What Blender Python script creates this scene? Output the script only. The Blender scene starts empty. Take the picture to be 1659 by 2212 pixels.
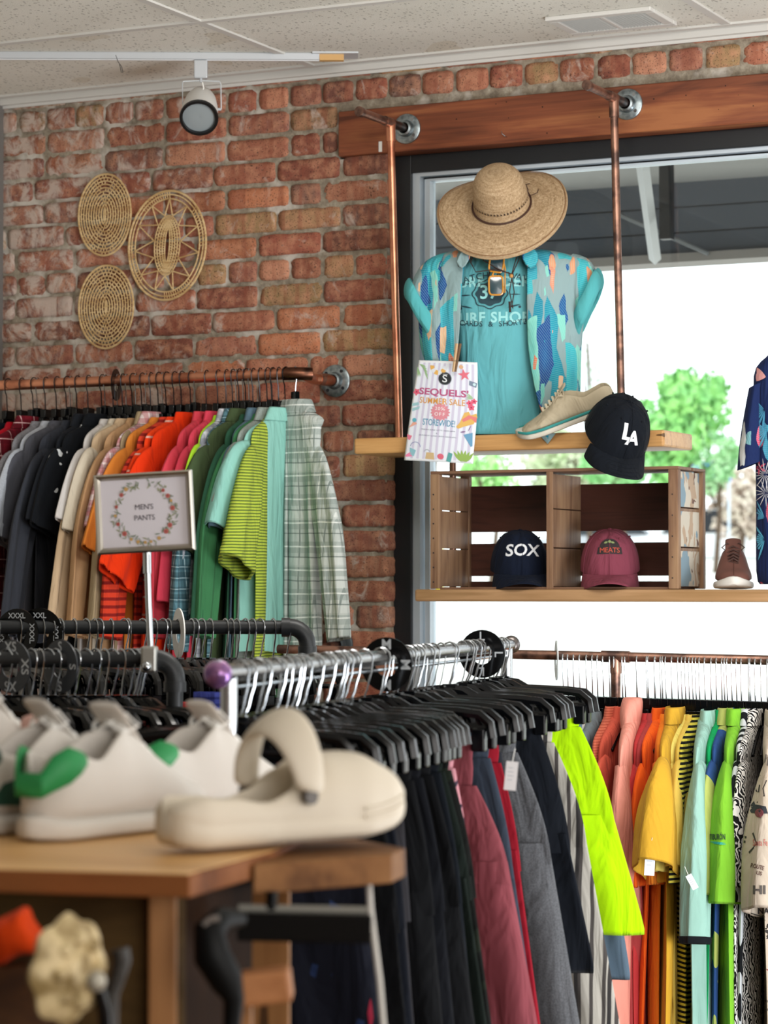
import bpy, bmesh, math, random
from mathutils import Matrix, Vector, Euler
from mathutils.bvhtree import BVHTree
PI = math.pi; sin = math.sin; cos = math.cos
sc = bpy.context.scene; COL = sc.collection
# ---------------------------------------------------------------- camera, world, lamps, exposure
F = 5600.0; TH = math.radians(26.0); PH = math.atan(164.0/F); ZC = 1.40; D = 6.69
CAM = Vector((0, 0, ZC))
F0 = Vector((-sin(TH), cos(TH), 0)); RT = Vector((cos(TH), sin(TH), 0)); ZU = Vector((0, 0, 1))
FW = F0*cos(PH) + ZU*sin(PH); UP = -F0*sin(PH) + ZU*cos(PH)
cd = bpy.data.cameras.new('camera'); cam = bpy.data.objects.new('camera', cd); COL.objects.link(cam)
cd.sensor_fit = 'HORIZONTAL'; cd.sensor_width = 36.0; cd.lens = F/1659*36.0; cd.clip_start = .05; cd.clip_end = 500
cd.dof.use_dof = True; cd.dof.focus_distance = 5.85; cd.dof.aperture_fstop = 9.5
cam.matrix_world = Matrix(((RT.x, UP.x, -FW.x, 0), (RT.y, UP.y, -FW.y, 0), (RT.z, UP.z, -FW.z, ZC), (0, 0, 0, 1)))
sc.camera = cam
w = bpy.data.worlds.new('sky'); sc.world = w; w.use_nodes = True
w.node_tree.nodes['Background'].inputs[0].default_value = (.93, .97, 1, 1)
w.node_tree.nodes['Background'].inputs[1].default_value = 2.6
sc.view_settings.view_transform = 'Standard'; sc.view_settings.look = 'None'; sc.view_settings.gamma = 1
sc.view_settings.use_curve_mapping = False; sc.view_settings.exposure = 0.17
def lamp(name, loc, target, size, energy, color=(1, 1, 1), sy=None):
    l = bpy.data.lights.new(name, 'AREA'); l.shape = 'RECTANGLE'; l.size = size; l.size_y = sy or size
    l.energy = energy; l.color = color
    o = bpy.data.objects.new(name, l); COL.objects.link(o); o.location = loc
    d = Vector(target) - Vector(loc); o.rotation_euler = d.to_track_quat('-Z', 'Y').to_euler(); return o
lamp('front_fill_light', (1.9, .6, 1.9), (-3.0, 6.6, 1.8), 2.6, 75, (1, .97, .93), 2.0)  # added soft lamp in mid-room to light the wall; no shopfront is built
lamp('upward_fill_light', (.3, 4.2, .5), (-2.0, 5.9, 2.95), 1.6, 118, (.93, .97, 1), 1.6)  # unseen lamp added low down to brighten the ceiling
lamp('side_fill_light', (3.9, 3.6, 1.3), (-2.2, 6.3, 2.3), 3.0, 64, (.97, .98, 1), 1.8)  # fill lamp added before the solid right wall, lifts ceiling and right side
lamp('overhead_fill_light', (-1.9, 4.6, 2.86), (-2.6, 5.8, 0.6), 1.2, 34, (1, .96, .9), .6)  # added overhead fill for wall and racks; no fixture is built
# ---------------------------------------------------------------- helpers
def ray(px, py): return FW + RT*((px-829.5)/F) + UP*((1106-py)/F)
def PD(px, py, d): r = ray(px, py); return CAM + r*(d/r.dot(F0))      # at a horizontal distance d ahead of the lens
def PY(px, py, Y): r = ray(px, py); return CAM + r*(Y/r.y)
def PZ(px, py, z): r = ray(px, py); return CAM + r*((z-ZC)/r.z)
def PX(px, py, X): r = ray(px, py); return CAM + r*(X/r.x)
def CR(lat, dep, z): return Vector((0, 0, z)) + RT*lat + F0*dep
def lerp(a, b, t): return a+(b-a)*t
def interp(xs, t):
    for (a, va), (b, vb) in zip(xs, xs[1:]):
        if t <= b: return lerp(va, vb, 0 if b == a else max(0, (t-a)/(b-a)))
    return xs[-1][1]
def sinterp(xs, t):
    for (a, va), (b, vb) in zip(xs, xs[1:]):
        if t <= b:
            q = 0 if b == a else max(0, (t-a)/(b-a)); q = q*q*(3-2*q); return lerp(va, vb, q)
    return xs[-1][1]
def hx(s, a=1):
    s = s.lstrip('#'); c = [int(s[i:i+2], 16)/255 for i in (0, 2, 4)]
    return tuple([(v/12.92 if v <= .04045 else ((v+.055)/1.055)**2.4) for v in c]+[a])
def frame(o, x, z):
    x = Vector(x).normalized(); z = Vector(z); y = z.cross(x).normalized(); z = x.cross(y)
    return Matrix(((x.x, y.x, z.x, o[0]), (x.y, y.y, z.y, o[1]), (x.z, y.z, z.z, o[2]), (0, 0, 0, 1)))
def wm(o): return (wm(o.parent) @ o.matrix_basis) if o.parent else o.matrix_basis.copy()
def tag(o, label=None, cat=None, group=None, kind=None):
    for k, v in (('label', label), ('category', cat), ('group', group), ('kind', kind)):
        if v: o[k] = v
    return o
def thing(name, label, cat, M=None, group=None):
    o = bpy.data.objects.new(name, None); COL.objects.link(o); o.empty_display_size = .05
    if M is not None: o.matrix_basis = M if isinstance(M, Matrix) else Matrix.Translation(M)
    return tag(o, label, cat, group)
def dup(root, M=None, label=None, group=None, mats=None):
    r = root.copy(); COL.objects.link(r)
    if M is not None: r.matrix_basis = M
    if label: r['label'] = label
    if group: r['group'] = group
    for ch in list(root.children):
        c = ch.copy(); COL.objects.link(c); c.parent = r
        for g in list(ch.children):
            d = g.copy(); COL.objects.link(d); d.parent = c
    return r
class MB:
    def __init__(s): s.v = []; s.f = []; s.uv = {}
    def add(s, vs, fs, uvs=None):
        b = len(s.v); s.v += [Vector(p) for p in vs]
        for i, f in enumerate(fs):
            if uvs: s.uv[len(s.f)] = uvs[i]
            s.f.append([b+k for k in f])
        return s
    def box(s, lo, hi, M=None, tap=0):
        x0, y0, z0 = lo; x1, y1, z1 = hi
        vs = [Vector(p) for p in ((x0, y0, z0), (x1, y0, z0), (x1, y1, z0), (x0, y1, z0), (x0, y0, z1), (x1, y0, z1), (x1, y1, z1), (x0, y1, z1))]
        if M: vs = [M @ p for p in vs]
        return s.add(vs, [(0, 3, 2, 1), (4, 5, 6, 7), (0, 1, 5, 4), (1, 2, 6, 5), (2, 3, 7, 6), (3, 0, 4, 7)])
    def loft(s, rings, closed=True, caps=True, wrap=False):
        n = len(rings[0]); m = len(rings); vs = [p for r in rings for p in r]; fs = []; uvs = []
        for i in range(m if wrap else m-1):
            j = (i+1) % m
            for k in range(n if closed else n-1):
                l = (k+1) % n
                fs.append((i*n+k, i*n+l, j*n+l, j*n+k))
                a, b, c, d = k/n, (k+1)/n, i/max(1, m-1), (i+1)/max(1, m-1)
                uvs.append(((a, c), (b, c), (b, d), (a, d)))
        if caps and closed and not wrap:
            fs.append(tuple(range(n))[::-1]); uvs.append([(0, 0)]*n)
            fs.append(tuple((m-1)*n+k for k in range(n))); uvs.append([(0, 0)]*n)
        return s.add(vs, fs, uvs)
    def tube(s, pts, r, n=8, closed=False, flat=1, up=None):
        pts = [Vector(p) for p in pts]; m = len(pts); rings = []; prev = None
        for i, p in enumerate(pts):
            if closed: t = pts[(i+1) % m]-pts[i-1]
            else: t = pts[min(i+1, m-1)]-pts[max(i-1, 0)]
            if t.length < 1e-9: t = Vector((0, 0, 1))
            t.normalize()
            if prev is None:
                a = Vector(up) if up else (Vector((0, 0, 1)) if abs(t.z) < .9 else Vector((1, 0, 0)))
            else: a = prev
            u = (a - t*a.dot(t))
            if u.length < 1e-6: u = t.orthogonal()
            u.normalize(); prev = u; v = t.cross(u)
            rr = r[i] if isinstance(r, (list, tuple)) else r
            rings.append([p + (u*cos(2*PI*k/n)+v*sin(2*PI*k/n)*flat)*rr for k in range(n)])
        return s.loft(rings, True, not closed, closed)
    def cyl(s, a, b, r, n=16, r2=None): return s.tube([a, b], [r, r if r2 is None else r2], n)
    def lathe(s, prof, n=24, M=None, caps=False):
        rings = []
        for r, z in prof:
            ring = [Vector((r*cos(2*PI*k/n), r*sin(2*PI*k/n), z)) for k in range(n)]
            rings.append([M @ p for p in ring] if M else ring)
        return s.loft(rings, True, caps)
    def ball(s, c, r, n=12, sc=(1, 1, 1)):
        c = Vector(c); rings = []
        for i in range(n//2+1):
            a = PI*i/(n//2); rr = max(1e-4, sin(a))
            rings.append([c+Vector((rr*cos(2*PI*k/n)*r*sc[0], rr*sin(2*PI*k/n)*r*sc[1], cos(a)*r*sc[2])) for k in range(n)])
        return s.loft(rings, True, False)
    def prism(s, pts, h, M=None):                 # polygon in xy, thickness h along z
        n = len(pts); vs = [Vector((x, y, 0)) for x, y in pts]+[Vector((x, y, h)) for x, y in pts]
        if M: vs = [M @ p for p in vs]
        return s.add(vs, [tuple(range(n))[::-1], tuple(range(n, 2*n))]+[(k, (k+1) % n, n+(k+1) % n, n+k) for k in range(n)])
    def build(s, name, mat, parent=None, smooth=True, world=False, label=None, bevel=0, sub=0, solid=0, ang=40):
        me = bpy.data.meshes.new(name); vs = s.v
        if world and parent: inv = wm(parent).inverted(); vs = [inv @ p for p in vs]
        me.from_pydata([tuple(p) for p in vs], [], s.f)
        if s.uv:
            ul = me.uv_layers.new(name='UVMap')
            for p in me.polygons:
                if p.index in s.uv:
                    for li, q in zip(p.loop_indices, s.uv[p.index]): ul.data[li].uv = q
        bm = bmesh.new(); bm.from_mesh(me); bmesh.ops.recalc_face_normals(bm, faces=bm.faces); bm.to_mesh(me); bm.free()
        if smooth:
            me.polygons.foreach_set('use_smooth', [True]*len(me.polygons))
            try: me.set_sharp_from_angle(angle=math.radians(ang))
            except Exception: pass
        me.materials.append(mat)
        o = bpy.data.objects.new(name, me); COL.objects.link(o)
        if parent: o.parent = parent
        if label: o['label'] = label
        if solid: q = o.modifiers.new('solid', 'SOLIDIFY'); q.thickness = solid; q.offset = 0
        if bevel: q = o.modifiers.new('bevel', 'BEVEL'); q.width = bevel; q.segments = 2; q.limit_method = 'ANGLE'; q.angle_limit = .6
        if sub: q = o.modifiers.new('sub', 'SUBSURF'); q.levels = sub; q.render_levels = sub
        return o
def struct(o): o['kind'] = 'structure'; return o
# ---------------------------------------------------------------- materials
def nd(nt, t, **kw):
    n = nt.nodes.new('ShaderNode'+t)
    for k, v in kw.items():
        if k.startswith('_'): setattr(n, k[1:], v)
        else:
            key = int(k[1:]) if k[0] == 'i' and k[1:].isdigit() else k
            s = n.inputs[key]
            if isinstance(v, bpy.types.NodeSocket): nt.links.new(v, s)
            else: s.default_value = v
    return n
def base_mat(name, rough=.8, metal=0):
    m = bpy.data.materials.new(name); m.use_nodes = True; nt = m.node_tree
    b = nt.nodes['Principled BSDF']; b.inputs['Roughness'].default_value = rough; b.inputs['Metallic'].default_value = metal
    return m, nt, b
def mixc(nt, f, a, b, mode='MIX'):
    n = nt.nodes.new('ShaderNodeMix'); n.data_type = 'RGBA'; n.blend_type = mode
    for s, v in ((n.inputs[0], f), (n.inputs[6], a), (n.inputs[7], b)):
        if isinstance(v, bpy.types.NodeSocket): nt.links.new(v, s)
        else: s.default_value = v
    return n.outputs[2]
def math_(nt, op, a, b=0., c=None):
    n = nt.nodes.new('ShaderNodeMath'); n.operation = op
    for s, v in zip(n.inputs, (a, b, c)):
        if v is None: continue
        if isinstance(v, bpy.types.NodeSocket): nt.links.new(v, s)
        else: s.default_value = v
    return n.outputs[0]
def ramp(nt, f, stops, interp='LINEAR'):
    n = nt.nodes.new('ShaderNodeValToRGB'); n.color_ramp.interpolation = interp; cr = n.color_ramp
    while len(cr.elements) < len(stops): cr.elements.new(.5)
    for e, (p, c) in zip(cr.elements, stops): e.position = p; e.color = c if len(c) == 4 else (*c, 1)
    nt.links.new(f, n.inputs[0]); return n.outputs[0]
def coords(nt, kind='Object', scale=(1, 1, 1), rot=(0, 0, 0), loc=(0, 0, 0)):
    tc = nt.nodes.new('ShaderNodeTexCoord')
    return nd(nt, 'Mapping', Vector=tc.outputs[kind], Scale=scale, Rotation=rot, Location=loc).outputs[0]
def bump(nt, b, h, st=.3, dist=.002):
    n = nd(nt, 'Bump', Height=h, Strength=st, Distance=dist); nt.links.new(n.outputs[0], b.inputs['Normal'])
_mc = {}
def plain(c, rough=.6, metal=0, name='paint', spec=None, coat=0):
    k = (c, rough, metal, name)
    if k in _mc: return _mc[k]
    m, nt, b = base_mat(name, rough, metal); b.inputs['Base Color'].default_value = hx(c)
    if spec is not None: b.inputs['Specular IOR Level'].default_value = spec
    if coat: b.inputs['Coat Weight'].default_value = coat
    _mc[k] = m; return m
def fab_finish(nt, b, col, grain=900, cz=.12):
    v = coords(nt)
    n1 = nd(nt, 'TexNoise', Vector=v, Scale=9., Detail=3.).outputs[0]
    col = mixc(nt, math_(nt, 'MULTIPLY', n1, cz*2), col, (0, 0, 0, 1))
    nt.links.new(col, b.inputs['Base Color'])
    n2 = nd(nt, 'TexNoise', Vector=v, Scale=float(grain), Detail=2.).outputs[0]
    n3 = nd(nt, 'TexNoise', Vector=coords(nt, 'Object', (1, 1, .28)), Scale=17., Detail=3., Distortion=.8).outputs[0]
    h = math_(nt, 'ADD', math_(nt, 'MULTIPLY', n2, .02), math_(nt, 'MULTIPLY', n3, 1.))
    bump(nt, b, h, .8, .022)
    b.inputs['Sheen Weight'].default_value = .02; b.inputs['Specular IOR Level'].default_value = .12
def rgb(nt, c):
    n = nt.nodes.new('ShaderNodeRGB'); n.outputs[0].default_value = hx(c) if isinstance(c, str) else c; return n.outputs[0]
def fabric(c, name='fabric'):
    k = ('fab', c)
    if k in _mc: return _mc[k]
    m, nt, b = base_mat(name, .92); fab_finish(nt, b, rgb(nt, c)); _mc[k] = m; return m
def heather(c, c2):
    m, nt, b = base_mat('heather_fabric', .95); v = coords(nt)
    n = nd(nt, 'TexNoise', Vector=v, Scale=420., Detail=3.).outputs[0]
    fab_finish(nt, b, ramp(nt, n, [(.38, hx(c)), (.62, hx(c2))])); return m
def band(nt, v, axis, per, frac, off=0.):            # 1 inside a stripe
    s = nd(nt, 'SeparateXYZ', Vector=v).outputs[axis]
    return math_(nt, 'LESS_THAN', math_(nt, 'FRACT', math_(nt, 'ADD', math_(nt, 'DIVIDE', s, per), off+50)), frac)
def plaid(base, c1, c2, per=.06, thin=None, dark=None):
    m, nt, b = base_mat('plaid_fabric', .9); v = coords(nt)
    wv = nd(nt, 'TexNoise', Vector=v, Scale=7.).outputs[1]
    v2 = nd(nt, 'VectorMath', i0=v, i1=nd(nt, 'VectorMath', i0=wv, i1=(.012, .012, .012), _operation='MULTIPLY').outputs[0]).outputs[0]
    c = rgb(nt, base)
    for ax in (0, 2):
        c = mixc(nt, math_(nt, 'MULTIPLY', band(nt, v2, ax, per, .48), .55), c, hx(c1))
        c = mixc(nt, math_(nt, 'MULTIPLY', band(nt, v2, ax, per*2, .2, .3), .45), c, hx(c2))
        if thin: c = mixc(nt, math_(nt, 'MULTIPLY', band(nt, v2, ax, per*1.0, .06, .76), .85), c, hx(thin))
        if dark: c = mixc(nt, math_(nt, 'MULTIPLY', band(nt, v2, ax, per*1.0, .05, .2), .8), c, hx(dark))
    fab_finish(nt, b, c, cz=.05); return m
def striped(base, c1, per=.02, frac=.5, axis=2, c2=None):
    m, nt, b = base_mat('striped_fabric', .9); v = coords(nt)
    wv = nd(nt, 'TexNoise', Vector=v, Scale=6.).outputs[1]
    v2 = nd(nt, 'VectorMath', i0=v, i1=nd(nt, 'VectorMath', i0=wv, i1=(.01, .01, .01), _operation='MULTIPLY').outputs[0]).outputs[0]
    c = mixc(nt, band(nt, v2, axis, per, frac), rgb(nt, base), hx(c1))
    if c2: c = mixc(nt, band(nt, v2, axis, per*2.7, .12, .4), c, hx(c2))
    fab_finish(nt, b, c, cz=.05); return m
def zebra(base, c1, sc_=30, thr=.5, kind='wave', dist=6.):
    m, nt, b = base_mat('printed_fabric', .9); v = coords(nt)
    if kind == 'wave': f = nd(nt, 'TexWave', Vector=v, Scale=float(sc_), Distortion=dist, Detail=2.).outputs[1]
    else: f = nd(nt, 'TexNoise', Vector=v, Scale=float(sc_), Detail=1., Distortion=dist).outputs[0]
    c = mixc(nt, math_(nt, 'GREATER_THAN', f, thr), rgb(nt, base), hx(c1)); fab_finish(nt, b, c, cz=.04); return m
def leafy(base, layers, veins=True, extra=None):
    """elongated leaf patches: (colour a, colour b, angle, scale, stretch, threshold)"""
    m, nt, b = base_mat('leaf_print_fabric', .8); c = rgb(nt, base)
    for i, (ca, cb, ang, s, st, thr) in enumerate(layers):
        v = coords(nt, 'Object', (s, s*.6, s/st), (0, math.radians(ang), 0), (i*3.7, i*1.3, i*2.1))
        wv = nd(nt, 'TexNoise', Vector=coords(nt), Scale=12.).outputs[1]
        v = nd(nt, 'VectorMath', i0=v, i1=nd(nt, 'VectorMath', i0=wv, i1=(.35, .35, .35), _operation='MULTIPLY').outputs[0]).outputs[0]
        vo = nd(nt, 'TexVoronoi', _distance='MANHATTAN', Vector=v, Scale=1., Randomness=.8)
        mask = math_(nt, 'LESS_THAN', vo.outputs[0], thr)
        rnd = nd(nt, 'SeparateColor', Color=vo.outputs[1]).outputs[0]
        mask = math_(nt, 'MULTIPLY', mask, math_(nt, 'GREATER_THAN', rnd, .18))
        lc = mixc(nt, ramp(nt, math_(nt, 'ADD', math_(nt, 'MULTIPLY', rnd, .6), math_(nt, 'MULTIPLY', vo.outputs[0], .7)), [(.25, (0, 0, 0)), (.75, (1, 1, 1))]), hx(ca), hx(cb))
        if veins:
            wq = nd(nt, 'TexWave', Vector=coords(nt, 'Object', (1, 1, 1), (0, math.radians(ang+55), 0)), Scale=60., Distortion=2.).outputs[1]
            lc = mixc(nt, math_(nt, 'MULTIPLY', math_(nt, 'GREATER_THAN', wq, .8), .28), lc, hx(extra or 'bfe6e0'))
        c = mixc(nt, mask, c, lc)
    fab_finish(nt, b, c, cz=.04); return m
def wood(c1, c2, c3=None, sc_=18, axis='X', rough=.45, name='wood', dist=5., knots=True, spec=.4):
    m, nt, b = base_mat(name, rough); b.inputs['Specular IOR Level'].default_value = spec
    s = {'X': (.12, 1, 1), 'Y': (1, .12, 1), 'Z': (1, 1, .12)}[axis]
    v = coords(nt, 'Object', s)
    wv = nd(nt, 'TexNoise', Vector=v, Scale=float(sc_), Detail=6., Distortion=1.2).outputs[0]
    wf = nd(nt, 'TexNoise', Vector=coords(nt, 'Object', tuple(q*(.25 if q < 1 else 1) for q in s)), Scale=float(sc_*9), Detail=3.).outputs[0]
    f = math_(nt, 'ADD', math_(nt, 'MULTIPLY', wv, .75), math_(nt, 'MULTIPLY', wf, .25))
    c = ramp(nt, f, [(.36, hx(c1)), (.5, hx(c2)), (.64, hx(c3 or c1))])
    if knots:
        k = nd(nt, 'TexVoronoi', Vector=v, Scale=9.).outputs[0]
        c = mixc(nt, math_(nt, 'MULTIPLY', math_(nt, 'LESS_THAN', k, .05), .8), c, hx('2a150a'))
    nt.links.new(c, b.inputs['Base Color']); bump(nt, b, f, .35, .003); return m
def metalm(c, rough=.3, name='metal', mottled=None, sc_=25.):
    m, nt, b = base_mat(name, rough, 1.)
    if mottled:
        v = coords(nt); n = nd(nt, 'TexNoise', Vector=v, Scale=sc_, Detail=4.).outputs[0]
        c_ = ramp(nt, n, [(.42, hx(c)), (.62, hx(mottled))]); nt.links.new(c_, b.inputs['Base Color'])
    else: b.inputs['Base Color'].default_value = hx(c)
    return m
CHROME = metalm('b4b8bc', .22, 'chrome'); DARKSTEEL = metalm('3a3a3c', .3, 'dark_steel')
COPPER = metalm('dd9878', .34, 'copper', 'b5745a', 14.); OLDCOPPER = metalm('a8806e', .42, 'aged_copper', '5e4a44', 22.)
for m_ in (COPPER, OLDCOPPER): m_.node_tree.nodes['Principled BSDF'].inputs['Metallic'].default_value = .95
GALV = metalm('a9b4b8', .42, 'galvanised', '7f8a8e', 60.)
BLACKPIPE = plain('26282a', .42, .3, 'black_iron'); BLKPLASTIC = plain('060709', .2, 0, 'black_plastic'); BLKPLASTIC.node_tree.nodes['Principled BSDF'].inputs['Specular IOR Level'].default_value = .3
WHITEP = plain('e8e6e0', .5, 0, 'white_paint'); INK = plain('1b1d22', .7, 0, 'ink')
# ---------------------------------------------------------------- flat lettering and marks, laid onto surfaces
FONT_N = [0]
def text2d(t, size=1., bold=0., spacing=1., maxlen=None, shear=0, cut=.25):
    cu = bpy.data.curves.new('lettering', 'FONT'); cu.body = t; cu.size = size; cu.align_x = 'CENTER'; cu.align_y = 'CENTER'
    cu.offset = bold; cu.space_character = spacing; cu.resolution_u = 3; cu.shear = shear
    ob = bpy.data.objects.new('lettering', cu); COL.objects.link(ob)
    dg = bpy.context.evaluated_depsgraph_get(); me = bpy.data.meshes.new_from_object(ob.evaluated_get(dg))
    bpy.data.objects.remove(ob)
    return mesh2d(me, maxlen or size*cut)
def mesh2d(me, maxlen):
    bm = bmesh.new(); bm.from_mesh(me); bmesh.ops.triangulate(bm, faces=bm.faces)
    for _ in range(4):
        es = [e for e in bm.edges if e.calc_length() > maxlen]
        if not es: break
        bmesh.ops.subdivide_edges(bm, edges=es, cuts=1); bmesh.ops.triangulate(bm, faces=bm.faces)
    out = ([v.co.copy() for v in bm.verts], [[v.index for v in f.verts] for f in bm.faces]); bm.free()
    bpy.data.meshes.remove(me); return out
def poly2d(pts, maxlen=.01):
    me = bpy.data.meshes.new('shape'); me.from_pydata([(x, y, 0) for x, y in pts], [], [tuple(range(len(pts)))]); return mesh2d(me, maxlen)
def circ(cx, cy, r, n=24, ry=None): return [(cx+r*cos(2*PI*k/n), cy+(ry or r)*sin(2*PI*k/n)) for k in range(n)]
def ring2d(cx, cy, r0, r1, n=28, a0=0, a1=2*PI):
    return ([Vector((cx+r*cos(a0+(a1-a0)*k/n), cy+r*sin(a0+(a1-a0)*k/n), 0)) for k in range(n+1) for r in (r0, r1)], [(2*k, 2*k+1, 2*k+3, 2*k+2) for k in range(n)])
def star2d(cx, cy, r0, r1, n, rot=0): return poly2d([(cx+(r0 if k % 2 else r1)*cos(rot+PI*k/n), cy+(r0 if k % 2 else r1)*sin(rot+PI*k/n)) for k in range(2*n)], .02)
def leaf2d(cx, cy, l, wd, a, n=6):
    pts = [(-l/2+l*k/n, wd*sin(PI*k/n)) for k in range(n+1)]+[(l/2-l*k/n, -wd*sin(PI*k/n)) for k in range(1, n)]
    return poly2d([(cx+x*cos(a)-y*sin(a), cy+x*sin(a)+y*cos(a)) for x, y in pts], .03)
def off2d(s, dx, dy, rot=0): return ([Vector((dx+p.x*cos(rot)-p.y*sin(rot), dy+p.x*sin(rot)+p.y*cos(rot), 0)) for p in s[0]], s[1])
def decal(name, shapes, fn, mat, parent, world=True, label=None):
    mb = MB()
    for vs, fs in shapes:
        ps = [fn(p.x, p.y) for p in vs]
        ok = [f for f in fs if all(ps[i] is not None for i in f)]
        if ok: mb.add([p if p is not None else Vector((0, 0, 0)) for p in ps], ok)
    if not mb.f: return None
    bmv = mb
    used = sorted({i for f in bmv.f for i in f}); re = {a: b for b, a in enumerate(used)}
    mb.v = [bmv.v[i] for i in used]; mb.f = [[re[i] for i in f] for f in bmv.f]
    return mb.build(name, mat, parent, smooth=False, world=world, label=label)
def proj(objs, O, X, Y, N, off=.0012, reach=.4):
    """plane at O with axes X,Y; cast along N onto the meshes in objs"""
    vs = []; fs = []
    dg = bpy.context.evaluated_depsgraph_get()
    for o in objs:
        M = wm(o); b = len(vs); ev = o.evaluated_get(dg); me = ev.to_mesh()
        vs += [M @ v.co for v in me.vertices]; fs += [[b+i for i in p.vertices] for p in me.polygons]; ev.to_mesh_clear()
    T = BVHTree.FromPolygons(vs, fs); X = Vector(X).normalized(); Y = Vector(Y).normalized(); N = Vector(N).normalized(); O = Vector(O)
    def fn(x, y):
        p = O+X*x+Y*y; h = T.ray_cast(p-N*reach*.5, N, reach)
        return None if h[0] is None else h[0]-N*off
    return fn
# ---------------------------------------------------------------- the setting
rnd = random.Random(7)
XC = PY(836, 900, D).x; XL = PY(3, 500, D).x - .02; XR = PY(1700, 500, D).x + .9
ZCEIL = PY(830, 134, D).z
BX0 = PY(735, 290, D).x
BZ1 = PY(735, 243, D).z; BZ0 = PY(735, 340, D).z
CH = .0727; ZROW = PY(480, 590, D).z - CH/2         # bottom of a header course
def brickwall():
    k0 = int((ZROW)/CH)+1; z0 = ZROW-k0*CH
    vs = []; fs = []; cols = []
    pal = [hx(c) for c in ('a4664f', '985c4a', 'ab6f56', '8a5848', '9a6452', 'b07a60', '925442', 'b2704f')]
    ody = [hx(c) for c in ('ab8a60', 'a07c5a', '856052', '74493e')]
    row = 0; z = z0
    while z < ZCEIL+.02:
        rr = random.Random(row*31+5); rel = (row-k0) % 7; zc = z+CH/2
        header = rel == 0
        xr = XC if zc < BZ1+.01 else XR
        if BZ0-.01 < zc < BZ1+.01: xr = BX0-.012
        if zc < .9: header = False
        # lay courses leftwards from the corner so that the joints stay put
        x = XC + (0 if xr == XC else (int((XR-XC)/.213)+1)*.213)
        first = True; x -= (.0 if row % 2 or header else .107) if not first else 0
        seq = 0
        while x > XL-.25:
            wl = (.1065 if header else .213)*rr.uniform(.985, 1.015)
            if seq == 0 and not header and row % 2 == 0: wl = .15
            if not header and rr.random() < .06: wl = .1065
            a = x-wl+.0055+rr.uniform(-.002, .002); b = x-.0045+rr.uniform(-.002, .002)
            corner = (seq == 0 and xr == XC)
            if corner: b = XC
            if a < xr and b > XL-.2:
                if b > xr: b = xr
                if b-a > .03:
                    brick(vs, fs, cols, a, b, z+.0055+rr.uniform(-.002, .002), z+CH-.0065+rr.uniform(-.002, .002), rr, corner, pal, ody)
            x -= wl; seq += 1
        z += CH; row += 1
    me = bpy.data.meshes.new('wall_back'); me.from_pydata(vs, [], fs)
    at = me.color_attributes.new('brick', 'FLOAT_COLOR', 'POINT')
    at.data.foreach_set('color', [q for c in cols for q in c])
    me.polygons.foreach_set('use_smooth', [True]*len(me.polygons))
    return me
def brick(vs, fs, cols, a, b, z0, z1, rr, corner, pal, ody):
    nx = max(5, int((b-a)/.014)); nz = 5; base = len(vs)
    c = rr.choice(pal) if rr.random() < .8 else rr.choice(ody)
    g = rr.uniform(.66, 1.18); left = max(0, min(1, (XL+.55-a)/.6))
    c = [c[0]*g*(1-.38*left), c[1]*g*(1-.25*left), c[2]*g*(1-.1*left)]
    proud = rr.uniform(-.004, .004)
    ph = rr.uniform(0, 9)
    for i in range(nx+1):
        for j in range(nz+1):
            u = i/nx; v = j/nz; e = 0
            if i in (0, nx) or j in (0, nz): e = .0015+rr.uniform(0, .003)
            if i in (0, nx) and j in (0, nz): e += .003
            x = lerp(a, b, u)+(rr.uniform(-.0016, .0016) if not (corner and i == nx) else rr.uniform(-.0006, .002)*1)
            z = lerp(z0, z1, v)+rr.uniform(-.0014, .0014)
            if i in (0, nx) and j in (0, nz): x += .003*(1 if i == 0 else -1); z += .003*(1 if j == 0 else -1)
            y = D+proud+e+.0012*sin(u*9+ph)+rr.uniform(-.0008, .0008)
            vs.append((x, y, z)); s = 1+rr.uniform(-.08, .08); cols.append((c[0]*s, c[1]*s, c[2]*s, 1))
    for i in range(nx):
        for j in range(nz):
            p = base+i*(nz+1)+j; fs.append((p, p+nz+1, p+nz+2, p+1))
    loop = [base+i*(nz+1) for i in range(nx+1)]+[base+nx*(nz+1)+j for j in range(1, nz+1)]+[base+i*(nz+1)+nz for i in range(nx-1, -1, -1)]+[base+j for j in range(nz-1, 0, -1)]
    yb = D+.1 if corner else D+.02; nb = len(vs)
    for q in loop: x, y, z = vs[q]; vs.append((x, yb, z)); cols.append(cols[q])
    for k in range(len(loop)): l = (k+1) % len(loop); fs.append((loop[k], nb+k, nb+l, loop[l]))
m, nt, b = base_mat('old_brick', .88)
at = nt.nodes.new('ShaderNodeAttribute'); at.attribute_name = 'brick'
v = coords(nt)
n1 = nd(nt, 'TexNoise', Vector=v, Scale=38., Detail=6.).outputs[0]
n2 = nd(nt, 'TexNoise', Vector=v, Scale=260., Detail=3.).outputs[0]
c = mixc(nt, ramp(nt, n1, [(.4, (0, 0, 0)), (.68, (.6, .6, .6))]), at.outputs[0], hx('c99070'))
c = mixc(nt, math_(nt, 'MULTIPLY', math_(nt, 'LESS_THAN', n2, .385), .8), c, hx('33201a'))
# vertical kiln flash bands and pressed marks
wv = nd(nt, 'TexNoise', Vector=coords(nt, 'Object', (22, 1, 2.5)), Scale=1.6, Detail=2.).outputs[0]
c = mixc(nt, ramp(nt, wv, [(.5, (0, 0, 0)), (.62, (.5, .5, .5))]), c, hx('8a4a36'))
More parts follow.
